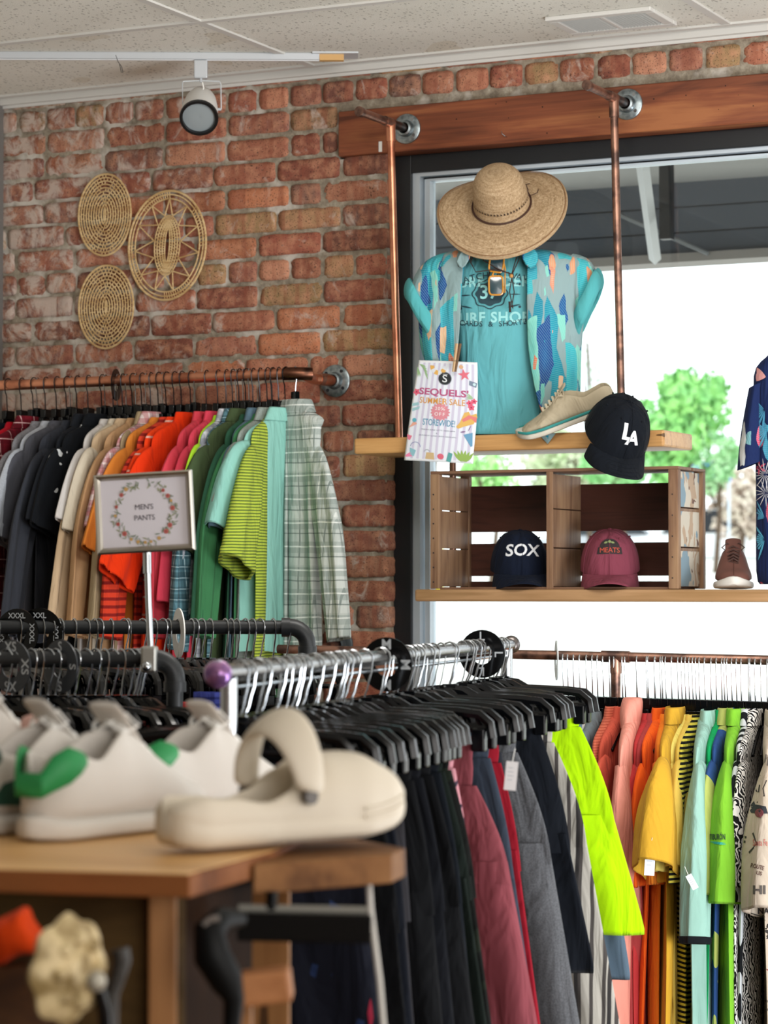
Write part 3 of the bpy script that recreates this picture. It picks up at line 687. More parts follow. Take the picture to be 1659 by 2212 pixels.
for xx, xw in ((x0-.012, .028), (x1-.016, .028)):
    MB().box((xx, y0-.006, z0+.001), (xx+xw, y0+.016, z1+.0)).build('corner_post', CWZ, t, world=True, smooth=False, bevel=.002)
    MB().box((xx, y1-.02, z0+.001), (xx+xw, y1, z1)).build('corner_post', CWZ, t, world=True, smooth=False, bevel=.002)
MB().box((xm-.009, y0-.004, z0), (xm+.009, y0+.004, z1)).build('divider_edge', CWZ, t, world=True, smooth=False, bevel=.001)
H = z1-z0
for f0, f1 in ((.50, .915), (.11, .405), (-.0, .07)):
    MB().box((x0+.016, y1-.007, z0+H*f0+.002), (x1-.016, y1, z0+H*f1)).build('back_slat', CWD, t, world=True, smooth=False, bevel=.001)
MB().box((x0-.012, y0-.004, z1), (x1+.012, y0+.10, z1+.008)).build('top_slat', CW, t, world=True, smooth=False, bevel=.001)
MB().box((x0-.012, y0+.112, z1), (x1+.012, y1, z1+.008)).build('top_slat', CW, t, world=True, smooth=False, bevel=.001)
MB().box((x0+.016, y0+.0, z0), (x1-.016, y1-.009, z0+.006)).build('bottom_slat', CW, t, world=True, smooth=False)
m, nt, b = base_mat('peeling_label', .7); v = coords(nt)
n1 = nd(nt, 'TexNoise', Vector=coords(nt, 'Object', (1, 1, .5)), Scale=20., Detail=3., Distortion=.7).outputs[0]
n2 = nd(nt, 'TexNoise', Vector=coords(nt, 'Object', (1, 1.2, .7), (0, 0, 0), (3, 3, 3)), Scale=15., Detail=2.).outputs[0]
c = mixc(nt, math_(nt, 'GREATER_THAN', n1, .47), hx('b3987e'), hx('c9bfae')); c = mixc(nt, math_(nt, 'GREATER_THAN', n2, .56), c, hx('7f97a4'))
c = mixc(nt, math_(nt, 'GREATER_THAN', nd(nt, 'TexNoise', Vector=v, Scale=28., Detail=2.).outputs[0], .66), c, hx('6c4a3c'))
nt.links.new(c, b.inputs['Base Color'])
mb = MB()
for k in range(3): mb.box((x1+.0002, y0+.018, z0+.008+H/3*k), (x1+.0012, y1-.024, z0+H/3*(k+1)-.004))
mb.build('label_paper', m, t, world=True, smooth=False, label='peeling cream and blue printed label paper')
mb = MB(); r2 = random.Random(4)
for k in range(7): q = Vector((x0-.001, y0-.0065, z0+.02+k*.04)); mb.cyl(q, q+Vector((0, -.0008, 0)), .0022, 8)
for k in range(5): q = Vector((x1-.004, y0-.0065, z0+.03+k*.055)); mb.cyl(q, q+Vector((0, -.0008, 0)), .0018, 8)
mb.build('nail_heads', INK, t, world=True)
# copper shirt rail on the brick wall
YA = D-.245; RA = .0155
e = PY(640, 806, YA); l_ = PY(-40, 835, YA); fl = PY(726, 823, D-.005)
t = thing('copper_clothes_rail', 'bright copper clothes rail fixed to the brick wall', 'rail', fl)
mb = MB(); M = flange(mb, fl, (0, -1, 0), .047, .017); mb.build('flange', GALV, t, world=True); screws(M, .035, INK, t)
zr = fl.z; ZA = (e.z+l_.z)/2
pts = [Vector((fl.x, fl.y-.02, zr)), Vector((fl.x, fl.y-.06, zr))]
cornerp = Vector((fl.x-.0, YA, ZA))
MB().tube([Vector((l_.x-.2, YA, ZA)), Vector((e.x-.02, YA, ZA)), Vector((e.x+.01, YA+.012, ZA)), Vector((fl.x-.03, D-.09, zr)), Vector((fl.x-.003, D-.045, zr)), Vector((fl.x, D-.02, zr))], RA, 20).build('rail', COPPER, t, world=True)
MB().tube([Vector((e.x-.04, YA, ZA)), Vector((e.x-.005, YA+.004, ZA)), Vector((e.x+.03, YA+.035, ZA))], RA*1.2, 20).build('elbow', metalm('6a4636', .35, 'tarnished_copper', '3a2a24', 30.), t, world=True)
MB().tube([lerp(cornerp, fl, .72)+Vector((-.02, 0, 0)), Vector((fl.x, D-.02, zr))], RA*1.15, 20).build('coupling', OLDCOPPER, t, world=True)
# lower flange on the brick, partly behind the racks
c = PY(735, 1392, D-.004); t = thing('pipe_flange', 'grey pipe flange with copper stub low on the brick wall', 'flange', c)
mb = MB(); M = flange(mb, c, (0, -1, 0), .043, .016); mb.build('flange', plain('4d5458', .5, .5, 'dull_grey_metal'), t, world=True); screws(M, .032, INK, t)
MB().cyl(c+Vector((0, -.02, 0)), c+Vector((0, -.13, -.01)), .0125, 14).build('stub', OLDCOPPER, t, world=True)
# ---------------------------------------------------------------- hangers and garments
def hook_pts(r=.02, low=-.08, bend=.008):
    pts = [(0, 0, low), (0, 0, low+.022), (bend*.6, 0, low+.032), (bend, 0, -.034), (r*.8, 0, -.02)]
    for k in range(8): a = -.5+k*(PI+.55)/7; pts.append((r*cos(a), 0, r*sin(a)))
    return pts
_hg = {}
def hanger(kind, M, label, group, rail_r=.0155, black=False, drop=0.):
    key = (kind, rail_r, black, drop); drop_ = -drop
    if key in _hg: return dup(_hg[key], M, label, group)
    t = thing('shirt_hanger' if kind == 'shirt' else 'clip_hanger', label, 'hanger', M, group); r = rail_r+.0035
    MB().tube([Vector(p) for p in hook_pts(r, -.08+drop_)], .0017, 6).build('hook', DARKSTEEL if black else CHROME, t)
    mb = MB()
    if kind == 'shirt':
        mb.tube([(x_, 0, z_+drop_) for x_, z_ in ((0, -.096), (.03, -.112), (.10, -.142), (.15, -.17))], [.008, .007, .006, .005], 8, flat=.8)
        mb.tube([(-x_, 0, z_+drop_) for x_, z_ in ((0, -.096), (.03, -.112), (.10, -.142), (.15, -.17))], [.008, .007, .006, .005], 8, flat=.8)
        mb.box((-.034, -.007, -.108+drop_), (.034, .007, -.078+drop_)); mb.box((-.022, -.0085, -.078+drop_), (.022, .0085, -.052+drop_))
        mb.build('shoulders', BLKPLASTIC, t, bevel=.002)
    else:
        for s in (1, -1):
            mb.tube([(0, 0, -.068), (s*.03, 0, -.072), (s*.05, 0, -.083), (s*.13, 0, -.086), (s*.165, 0, -.09), (s*.182, 0, -.104), (s*.186, 0, -.128)], [.0075]*7, 6, flat=1.1, up=(0, 1, 0))
            mb.tube([(s*.186, 0, -.112), (s*.12, 0, -.113), (0, 0, -.108)], .0045, 6, flat=1.2, up=(0, 1, 0))
            for q in (.03, .09, .15): mb.tube([(s*q, 0, -.082), (s*(q+.02), 0, -.112)], .003, 5)
        mb.box((-.014, -.0065, -.088), (.014, .0065, -.06))
        mb.build('frame', BLKPLASTIC, t)
        for s in (1, -1):
            MB().box((s*.165-.011, -.011, -.15), (s*.165+.011, .011, -.112)).build('clip', BLKPLASTIC, t, smooth=False, bevel=.003)
    _hg[key] = t; return t
def ring(c, u, v, a, b, n, fold=0, ph=0, k=3, pw=1., nrm=None):
    out = []
    for i in range(n):
        th = 2*PI*i/n; cu = cos(th); sv = sin(th)
        x = a*(abs(cu)**pw)*(1 if cu >= 0 else -1); y = b*sv
        y += fold*sin(k*cu*2.2+ph)
        out.append(c+u*x+v*y)
    return out
def shirt(M, mat, label, cat='shirt', group=None, sleeve='short', L=.68, sw=.205, hw=.235, tk=.016, seed=1, collar='crew', cmat=None, name='shirt',
          sl=None, sang=(52, 16), sdep=.012, cuff=None, cmat2=None, swd=(.074, .095), lean=0., front=False, sides=(1, -1), hug=None):
    rr = random.Random(seed); t = thing(name, label, cat, M, group); n = 30; ph = rr.uniform(0, 6); kk = rr.uniform(2.2, 4.2)
    X = Vector((1, 0, 0)); Y = Vector((0, 1, 0))
    zs = [.004, -.006, -.018, -.032, -.05, -.075, -.11, -.16, -.22, -.30, -.38, -.46, -.54, -.62, -.68]
    zs = [z for z in zs if z > -L+.02]+[-L]; rings = []
    for i, z in enumerate(zs):
        a = interp([(0, .058), (.008, .072), (.02, .105), (.035, .15), (.055, sw-.01), (.08, sw), (.16, sw-.012), (.24, hw-.02), (1.2, hw+.03)], .004-z)
        b = tk*interp([(0, 1.5), (.05, 1.45), (.12, 1.35), (.25, 1.15), (.8, 1.3)], -z)
        f = .015*min(1, max(0, (-z-.05)/.25))
        c = Vector((lean*max(0, -z-.05), .004*sin(ph+z*5), z + 0))
        r_ = ring(c, X, Y, a, b, n, f, ph+z*1.2, kk, .8)
        if i == len(zs)-1: r_ = [p+Vector((0, 0, .008*sin(3*p.x/hw+ph))) for p in r_]
        rings.append(r_)
    mb = MB(); last = rings[-1]; rings.append([p*1+Vector((-p.x*.02, -(p.y)*.25, .02)) for p in last])
    mb.loft(rings, True, False); mb.build('body', mat, t, sub=1)
    sl = sl if sl else (.27 if sleeve == 'short' else .56)
    for s in sides:
        a0 = math.radians(sang[0]+rr.uniform(-6, 6)); a1 = math.radians(sang[1]+rr.uniform(-6, 6)); steps = 7 if sleeve == 'short' else 13
        if hug == s: a0, a1 = .12, 0.
        p = Vector((s*(sw-.05-(.015 if hug == s else 0)), 0, -.105)); rs = []; ds = sl/steps; ph2 = rr.uniform(0, 6)
        for i in range(steps+1):
            f = i/steps; a = lerp(a0, a1, min(1, f*1.6)); d = Vector((s*sin(a), .0, -cos(a))); u = Vector((s*cos(a), 0, sin(a)))
            if i: p = p+d*ds+Vector((lean*ds, rr.uniform(-.001, .001), 0))
            wd = lerp(swd[0], swd[1] if sleeve == 'short' else .048, f**.8)*interp([(0, .55), (.07, .85), (.16, 1.), (2, 1)], f); wt = lerp(.016, sdep*1.5, min(1, f*2))*(1 if sleeve == 'short' else lerp(1, .9, f))
            rs.append(ring(p, u, Y, wd, wt, 22, .009*min(1, f*2), ph2+f*1.5, 3.))
        lastr = rs[-1]; cen = sum(lastr, Vector())/len(lastr); back = (rs[-3][0]-rs[-1][0])*.5
        mb = MB(); inner = [cen+(q-cen)*.9 for q in lastr]; inner2 = [cen+(q-cen)*.82+back for q in lastr]
        mb.loft(rs+[inner, inner2], True, False); so = mb.build('sleeve', mat, t, sub=1)
        if cuff:
            r1 = rs[-2]; c1 = sum(r1, Vector())/len(r1); mb = MB()
            k0 = [lerp(cen+(q-cen)*1.06, c1+(p_-c1)*1.06, cuff) for q, p_ in zip(lastr, r1)]
            k1 = [cen+(q-cen)*1.07+(cen-c1)*.06 for q in lastr]; k2 = [cen+(q-cen)*.86+(cen-c1)*.04 for q in lastr]; mb.loft([[lerp(a_, b_, .0) for a_, b_ in zip(k0, k1)], k1, k2], True, False)
            mb.build('cuff', cmat2 or mat, so, sub=1)
    cm = cmat or mat
    if collar in ('crew', 'rib'):
        mb = MB(); h = .014 if collar == 'crew' else .028
        rs = [ring(Vector((0, 0, z)), X, Y, a, b, 24, 0, 0, 1, .9) for z, a, b in ((-.012, .078, tk*1.5), (.004, .068, tk*1.5), (h, .06, tk*1.3), (h-.002, .054, tk*1.2), (-.01, .058, tk*.9))]
        mb.loft(rs, True, False); mb.build('collar', cm, t, sub=1)
    elif collar == 'shirt':
        mb = MB(); rs = [ring(Vector((0, 0, z)), X, Y, a, b, 24, 0, 0, 1, .9) for z, a, b in ((-.006, .064, tk*1.3), (.018, .058, tk*1.4), (.032, .058, tk*1.4), (.030, .064, tk*1.7), (.010, .076, tk*1.8), (-.008, .09, tk*1.7))]
        mb.loft(rs, True, False); mb.build('collar', cm, t, sub=1)
        if front:
            mb = MB(); mb.tube([(0, -tk-.004, -.02), (0, -tk-.008, -.3), (0, -tk-.01, -L+.02)], .006, 6); mb.build('button_placket', cm, t)
    elif collar == 'hood':
        mb = MB(); rs = [ring(Vector((0, y, z)), X, Y, a, b, 24, 0, 0, 1, .9) for z, y, a, b in ((-.02, 0, .085, tk*1.6), (.015, 0, .075, tk*2.0), (.04, .004, .055, tk*1.9), (.055, .004, .03, tk*1.6), (.035, 0, .02, tk*.6))]
        mb.loft(rs, True, False); mb.build('hood', cm, t, sub=1)
    return t
def trousers(M, mat, label, cat='trousers', group=None, name='trousers', L=.5, wst=.165, flare=.045, seed=1, wmat=None, wb=.045, lw=.13, tk=.014, lean=.0, rib=False):
    rr = random.Random(seed); t = thing(name, label, cat, M, group); X = Vector((1, 0, 0)); Y = Vector((0, 1, 0)); ph = rr.uniform(0, 6)
    mb = MB(); rs = []
    for z, a, b in ((0, wst, .012), (-wb*.3, wst*1.01, .013), (-wb*.5, wst*.985, .0115), (-wb*.62, wst*1.01, .0135), (-wb, wst*.99, .0125)): rs.append(ring(Vector((0, 0, z)), X, Y, a, b, 30, .002, ph, 5, .7))
    rs = [[p*1-Vector((p.x*.04, p.y*.4, .01)) for p in rs[0]]]+rs
    mb.loft(rs, True, False); mb.build('waistband', wmat or mat, t, sub=1)
    cz = -min(.24, L*.55); mb = MB(); rs = []
    for i in range(7):
        f = i/6; z = lerp(-wb, cz, f); a = lerp(wst*1.0, wst+flare*.55, sin(f*PI/2)); rs.append(ring(Vector((lean*-z, 0, z)), X, Y, a, lerp(.0125, tk*1.35, f), 32, .006*f, ph+z*3, 3.4, .75))
    mb.loft(rs, True, False); mb.build('hips', mat, t, sub=1)
    for s in (1, -1):
        out0 = wst+flare*.55; rs = []; ph2 = rr.uniform(0, 6); st = max(3, int((L+cz)/.06))
        for i in range(st+1):
            f = i/st; z = lerp(cz+.035, -L, f); xo = lerp(out0-.004, wst+flare, f); hw2 = lerp(out0*.49, lw*.5+.0, f)
            if i == 0: hw2 = out0*.48
            cx = s*(xo-hw2)+lean*-z
            rs.append(ring(Vector((cx, 0, z)), X, Y, hw2, tk*lerp(1, 1.35, f), 22, .006, ph2+z*3, 2.6, .8))
        last = rs[-1]; cen = sum(last, Vector())/len(last); rs += [[cen+(q-cen)*.9 for q in last], [cen+(q-cen)*.85+Vector((0, 0, .04)) for q in last]]
        mb = MB(); mb.loft(rs, True, False); mb.build('leg', mat, t, sub=1)
    return t
def pose(p, ang, dz=0, tilt=0): return Matrix.Translation(Vector(p)+Vector((0, 0, dz)))@Matrix.Rotation(ang, 4, 'Z')@Matrix.Rotation(tilt, 4, 'X')
def size_ring(p, ang, txt, label, mat=None, R=.047, tilt=0, txtmat=None, r0=.02):
    M = pose(p, ang, -.012, 0)@Matrix.Rotation(tilt, 4, 'Y'); t = thing('size_divider', label, 'size divider', M, 'round size dividers on the rails')
    # disc stands in the local xz plane, hung over the rail by its hole
    vs = []; n = 32
    Mx = Matrix(((1, 0, 0, 0), (0, 0, -1, 0), (0, 1, 0, 0), (0, 0, 0, 1)))
    rings = []
    for z in (-.0012, .0012):
        for k in ((r0, R) if z < 0 else (R, r0)): rings.append([Mx @ Vector((k*cos(2*PI*i/n), k*sin(2*PI*i/n), z)) for i in range(n)])
    MB().loft(rings, True, False, True).build('disc', mat or BLKPLASTIC, t)
    if txt:
        for a in (0, PI/2, PI, 3*PI/2):
            s = off2d(text2d(txt, .023 if len(txt) < 3 else .015, .0004), 0, (R+r0)/2)
            for sg in (-1, 1):
                fn = lambda x, y, a=a, sg=sg: Vector((sg*-1*(x*cos(a)-y*sin(a)), sg*.0017, x*sin(a)+y*cos(a)))
                decal('printed_size', [s], fn, txtmat or plain('b9bec2', .6, 0, 'print_grey'), t, world=False)
    return t
# ---------------------------------------------------------------- rail A: the copper rail on the brick wall
def RA_(px): q = PY(px, 815, YA); return Vector((q.x, YA, ZA))
rr = random.Random(21)
GH = 'shirt hangers on the upper copper rail'
items = [  # px, sleeve, material, label, collar, extra
 (18, 'short', fabric('1c222c'), 'dark navy t-shirt at the far left of the upper copper rail', 'crew', {}),
 (48, 'short', fabric('c0182c'), 'bright red t-shirt near the left end of the upper copper rail', 'crew', {}),
 (74, 'long', plaid('7c1c2a', '5c1420', '3c1018', .05, 'e8c0c0'), 'maroon checked long sleeved shirt beside the bright red t-shirt', 'shirt', {}),
 (100, 'short', heather('7d7c80', '94949a'), 'mid grey t-shirt right of the maroon checked shirt', 'crew', {'L': .72}),
 (124, 'short', heather('a9adb6', 'bcc3cc'), 'pale heather grey t-shirt on the upper copper rail', 'crew', {}),
 (146, 'short', fabric('55565e'), 'slate grey t-shirt between pale grey and charcoal ones', 'crew', {}),
 (168, 'long', fabric('3a3d45'), 'charcoal long sleeved top on the upper copper rail', 'crew', {}),
 (192, 'short', fabric('202329'), 'plain black t-shirt left of the black floral shirt', 'shirt', {'sl': .24}),
 (222, 'short', zebra('14171c', 'd8dde0', 16, .71, 'noise', 1.2), 'black short sleeved shirt with scattered white flowers', 'shirt', {'sl': .25}),
 (246, 'short', fabric('d9d5d2'), 'off white t-shirt with wide sleeve, right of the black floral shirt', 'crew', {'sl': .25}),
 (266, 'short', fabric('d8cdb8'), 'cream short sleeved shirt behind the wreath sign', 'crew', {'sl': .27}),
 (288, 'long', fabric('d3b896'), 'beige long sleeved top behind the wreath sign', 'crew', {}),
 (308, 'long', fabric('c09870'), 'tan long sleeved top left of the khaki one', 'crew', {}),
 (327, 'long', fabric('ab9878'), 'khaki long sleeved shirt above the wreath sign', 'shirt', {}),
 (344, 'short', plaid('e2d2d0', 'b86a70', '7a4050', .03), 'white and red plaid shirt right of the khaki one', 'shirt', {}),
 (361, 'short', fabric('e08838'), 'orange yellow t-shirt partly behind the wreath sign', 'crew', {'sl': .34, 'L': .74}),
 (378, 'long', striped('d8442c', '8c2420', .022, .4), 'red and dark striped long sleeved top on the upper rail', 'crew', {}),
 (394, 'short', striped('ee4418', 'e8b0a0', .05, .12), 'orange red t-shirt with thin pale chest stripes', 'crew', {'sl': .3}),
 (414, 'short', fabric('f03c12'), 'vivid orange red high necked top', 'rib', {'sl': .42, 'L': .78}),
 (447, 'long', fabric('dd4858'), 'coral pink sweatshirt left of the brighter coral one', 'rib', {}),
 (472, 'long', fabric('e84a62'), 'bright coral pink sweatshirt left of the lime top', 'rib', {'sl': .46}),
 (490, 'short', fabric('b4e83a'), 'neon lime top between coral and white plaid shirts', 'crew', {}),
 (504, 'long', plaid('dfe3ea', '8a8f9c', '4c5060', .035), 'white and navy plaid shirt right of the neon lime top', 'shirt', {}),
 (518, 'long', plaid('5f8794', '35525e', '20343c', .03, 'b8d4dc'), 'teal checked long shirt hanging low behind the sleeves', 'shirt', {'sl': .6, 'L': .8}),
 (533, 'short', fabric('4a5a3c'), 'olive green short sleeved shirt with wide cuff', 'shirt', {'sl': .33, 'sdep': .02}),
 (548, 'long', fabric('2f5a44'), 'dark green long top between olive and blue grey shirts', 'crew', {'L': .8}),
 (563, 'short', fabric('5c7686'), 'blue grey short sleeved shirt', 'shirt', {'sl': .27, 'sdep': .018}),
 (579, 'long', fabric('3f7a50'), 'grass green long top seen below the blue grey sleeve', 'crew', {'L': .8}),
 (590, 'short', heather('8a9690', 'a2aaa4'), 'sage grey linen shirt with turned cuff', 'shirt', {'sl': .22, 'sdep': .018, 'L': .74}),
 (603, 'short', striped('b4c448', '5f7434', .0085, .45), 'lime and olive finely striped t-shirt', 'crew', {'sl': .36, 'sdep': .026, 'cuff': .35}),
 (618, 'short', fabric('92ccc0'), 'mint green short sleeved shirt beside the grey plaid shirt', 'shirt', {'sl': .27, 'sdep': .028, 'swd': (.085, .11), 'sang': (52, 26)}),
]
for i, (px, sv, mt, lab, col, ex) in enumerate(items):
    an = -PI/2+rr.uniform(-.1, .14)
    p = RA_(px); ex = dict(ex); ex.setdefault('L', rr.uniform(.66, .74)); ex.setdefault('sang', (50, 22 if sv == 'short' else 9))
    shirt(pose(p+Vector((0, -.02, 0)), an, -.128), mt, lab, 'shirt', 'shirts on the upper copper rail', sleeve=sv, collar=col, seed=40+i, tk=.012, sw=.19, hw=.20, hug=-1, name='shirt', **ex)
    hanger('shirt', pose(p, an, .001), 'hanger with dark wire hook on the upper copper rail', GH, RA, True, .026)
hk = sorted([it[0]+rr.uniform(6, 9) for it in items if rr.random() < .55 and it[0] < 590])
for px in hk: hanger('shirt', pose(RA_(px), -PI/2+rr.uniform(-.1, .1))@Matrix.Diagonal((.6, 1, 1, 1)), 'hanger with bright wire hook between shirts on the upper copper rail', 'bright hooked hangers on the upper copper rail', RA, False, .02)
# plaid shirt at the end, turned towards the room
p = RA_(634); p = Vector((p.x+.004, YA+.003, ZA)); an = math.radians(-28)
PL = plaid('bcc4c0', '8f9b96', 'd4d9d4', .066, 'e8ece8', '6c7874')
shirt(pose(p, an, -.105), PL, 'grey green plaid long sleeved shirt at the end of the upper rail, facing the room', 'shirt', 'shirts on the upper copper rail', sleeve='long', collar='shirt', seed=5, tk=.022, sw=.125, hw=.12, L=.78, sl=.56, sang=(26, 4), swd=(.06, .05), front=True, sdep=.02)
hanger('shirt', pose(p, an, .001)@Matrix.Diagonal((.45, 1, 1, 1)), 'hanger with bright wire hook holding the grey plaid shirt', None, RA, False)
q = RA_(251); size_ring(q, -PI/2+.25, None, 'black size divider seen edge on, on the upper copper rail')
# ---------------------------------------------------------------- rail D: copper rail on the right
D0 = PD(1000, 1411, 6.35); D1 = PD(1659, 1426, 6.05); D1 = D0+(D1-D0)*1.6; dd = (D1-D0).normalized()
t = thing('copper_clothes_rail', 'dull copper floor standing clothes rail in front of the shop window', 'rail', D0)
MB().tube([D0-dd*.5, D0, D1], .0112, 18).build('rail', OLDCOPPER, t, world=True)
def onD(px):
    lo, hi = -.2, 1.4
    for _ in range(40):
        m_ = (lo+hi)/2; q = D0+(D1-D0)*m_; r_ = q-CAM; x = 829.5+F*r_.dot(RT)/r_.dot(FW)
        if x < px: lo = m_
        else: hi = m_
    return D0+(D1-D0)*lo
q = onD(1330); MB().tube([q-dd*.035, q+dd*.035], .0138, 18).build('tee_fitting', OLDCOPPER, t, world=True)
MB().tube([q, q-ZU*.04], .0138, 18).build('tee_stem', OLDCOPPER, t, world=True)
MB().cyl(q, Vector((q.x, q.y, .0)), .0115, 16).build('post', OLDCOPPER, t, world=True)
dang = math.atan2(dd.y, dd.x)-PI/2+.12
RF66 = fabric('bcae9e')
ditems = [
 (1218, 'short', fabric('15171b'), 'black t-shirt behind the neon shorts', 'crew', {}),
 (1240, 'short', zebra('d8d4d0', '24262a', 34, .5, 'noise', 2.), 'black and white printed shirt at the left of the right hand rail', 'shirt', {}),
 (1268, 'short', fabric('c4c2c0'), 'pale grey knotted top behind the neon shorts', 'crew', {}),
 (1292, 'short', fabric('6f7a80'), 'grey blue t-shirt behind the neon shorts', 'crew', {}),
 (1327, 'long', striped('d07058', 'b85844', .006, .5), 'ribbed terracotta jumper by the rail post', 'rib', {'sl': .62, 'L': .74}),
 (1346, 'long', fabric('d8604c'), 'coral red sweatshirt behind the salmon hoodie', 'rib', {}),
 (1376, 'long', fabric('dc9080'), 'salmon pink hoodie with long sleeves and ribbed cuffs', 'hood', {'sl': .60, 'sdep': .03, 'L': .76, 'cuff': .9, 'fwd': .08, 'rot': .0, 'sang': (14, -18), 'swd': (.08, .09)}),
 (1402, 'short', fabric('b83a3c'), 'brick red t-shirt right of the salmon hoodie', 'crew', {'sang': (16, 0)}),
 (1415, 'long', fabric('a44040'), 'dark rose long sleeved top', 'crew', {'sl': .6, 'sang': (16, 0)}),
 (1428, 'short', fabric('f06420'), 'bright orange t-shirt on the right hand rail', 'rib', {'sang': (18, 2)}),
 (1440, 'short', fabric('f08a2c'), 'light orange t-shirt left of the mustard shirt', 'crew', {'sang': (18, 2)}),
 (1466, 'short', fabric('c89a30'), 'mustard yellow short sleeved shirt with wide sleeves', 'shirt', {'sl': .26, 'sdep': .032, 'L': .78, 'sang': (48, 18), 'fwd': .05}),
 (1482, 'short', fabric('e8d670'), 'pale yellow buttoned polo shirt', 'crew', {'sl': .25, 'L': .7}),
 (1498, 'short', fabric('e2c25c'), 'soft yellow t-shirt right of the polo shirt', 'crew', {'sl': .24, 'sdep': .02, 'L': .72}),
 (1512, 'short', striped('d8cc50', '1c1c1a', .011, .5), 'black and yellow finely striped t-shirt', 'crew', {'L': .72}),
 (1537, 'long', fabric('90b8ac'), 'mint long sleeved top with black inner cuff', 'rib', {'sl': .4, 'sdep': .022, 'fwd': .05, 'cuff': .5, 'cmat2': fabric('14181c')}),
 (1560, 'short', fabric('129a58'), 'emerald green t-shirt on the right hand rail', 'rib', {'L': .74}),
 (1572, 'short', zebra('a8b060', '2c4a80', 9, .5, 'noise', .4), 'green and navy patched shirt', 'shirt', {'sl': .3, 'L': .76}),
 (1592, 'short', fabric('7cbc34'), 'bright lime polo shirt with printed sleeve', 'shirt', {'sl': .31, 'sdep': .024, 'L': .78, 'fwd': .02}),
 (1618, 'short', zebra('16181c', 'c4c8cc', 9, .54, 'wave', 9.), 'black shirt with grey leaf print', 'shirt', {'sl': .3, 'L': .76}),
 (1632, 'short', zebra('e0dcd8', '18181a', 42, .5, 'wave', 14.), 'fine black and white zebra patterned shirt', 'shirt', {'L': .74}),
 (1676, 'short', RF66, 'cream shirt printed with road signs and old cars at the right edge', 'shirt', {'sl': .33, 'sdep': .035, 'L': .78, 'sang': (40, 14), 'swd': (.1, .095), 'fwd': .03}),
]
ds = {}
for i, (px, sv, mt, lab, col, ex) in enumerate(ditems):
    an = dang+rr.uniform(-.06, .08); p = onD(px); ex = dict(ex); ex['L'] = ex.get('L', rr.uniform(.68, .74))+.12; fd = Vector((cos(dang), sin(dang), 0)); fd = fd*(-1 if fd.dot(F0) > 0 else 1); p = p+fd*ex.pop('fwd', 0.); an += ex.pop('rot', 0.); ex.setdefault('L', rr.uniform(.66, .74)); ex.setdefault('sang', (36, 3 if sv == 'long' else 8))
    ds[px] = shirt(pose(p, an, -.142), mt, lab, 'shirt', 'clothes on the right hand copper rail', sleeve=sv, collar=col, seed=90+i, tk=.013, name='shirt', **ex)
for px in sorted([it[0] for it in ditems]+[1228, 1254, 1281, 1305, 1318, 1352, 1378, 1399, 1416, 1432, 1452, 1474, 1490, 1505, 1524, 1548, 1566, 1582, 1602, 1622, 1645, 1658]):
    hanger('shirt', pose(onD(px), dang+rr.uniform(-.08, .08), -.008), 'black plastic hanger with bright wire hook on the right hand copper rail', 'shirt hangers on the right hand copper rail', .0115, False, .036)
size_ring(onD(1202), dang+.3, None, 'pale size divider on the right hand copper rail', plain('c9d2d2', .4, 0, 'pale_plastic'), R=.048)
# prints on the sleeves that face us
def sleeve_of(t): return [c_ for c_ in t.children if c_.name.startswith('sleeve') or c_.name.startswith('body')]
# ---------------------------------------------------------------- rails B: black iron pipe racks on the left
def brail(name_lab, pxe, py, dep, pr, extra_post):
    a = PD(-80, py, dep); e = PD(pxe, py, dep); el = (e-a).normalized(); r = pr
    t = thing('pipe_clothes_rack', name_lab, 'clothes rack', a)
    R_ = .034; pts = [a-el*.15, e-el*R_]
    MB().tube(pts, r, 18).build('rail', BLACKPIPE, t, world=True)
    ep = [e-el*R_*1.3]+[e-el*R_*(1-sin(k*PI/12))-ZU*R_*(1-cos(k*PI/12)) for k in range(7)]+[e-ZU*R_*1.4]
    mb = MB(); mb.tube(ep, r*1.22, 18); mb.tube([e-el*R_*1.5, e-el*R_*1.0], r*1.38, 18); mb.tube([e-ZU*R_*1.6, e-ZU*R_*1.1], r*1.38, 18); mb.build('elbow', BLACKPIPE, t, world=True)
    MB().tube([e-ZU*R_, Vector((e.x, e.y, 0.02))], r, 18).build('post', BLACKPIPE, t, world=True)
    mb = MB(); flange(mb, Vector((e.x, e.y, 0)), (0, 0, 1), .045, .017); mb.build('foot_flange', BLACKPIPE, t, world=True)
    return a, e
B1a, B1e = brail('black iron pipe rack behind, ending under the grey plaid shirt', 664, 1355, 5.15, .0138, 1)
B2a, B2e = brail('nearer black iron pipe rack with the wreath sign clamped on it', 378, 1424, 4.35, .0138, 1)
def onB(a, e, px, dep): q = PD(px, 1400, dep); s_ = (q-a).dot((e-a).normalized()); return a+(e-a).normalized()*s_
rr = random.Random(77)
GB1 = 'clip hangers on the rear black pipe rack'; GB2 = 'clip hangers on the near black pipe rack'
l1 = 'black clip hanger with bright wire hook on the rear black pipe rack'; l2 = 'black clip hanger with bright wire hook on the near black pipe rack'
b1 = [-30, -6, 42, 60, 92, 112, 124, 130, 160, 186, 204, 214, 240, 268, 277, 308, 332, 352, 364, 385, 414, 420, 436, 454, 487, 500, 512, 530, 545, 562, 590, 618]
for k, px in enumerate(b1): hanger('clip', pose(onB(B1a, B1e, px, 5.15), TH-PI/2+rr.uniform(.35, .75), 0), l1, GB1, .0138)
b2 = [-40, -12, 14, 26, 48, 68, 86, 104, 120, 146, 162, 186, 206, 226, 242, 262, 278, 290, 297, 304]
for k, px in enumerate(b2): hanger('clip', pose(onB(B2a, B2e, px, 4.35), TH-PI/2+rr.uniform(.55, .95), 0), l2, GB2, .0138)
dk = ['0a0b0e', '0e1013', '0a0c10', '121417', '0e1118', '08090b', '141619']
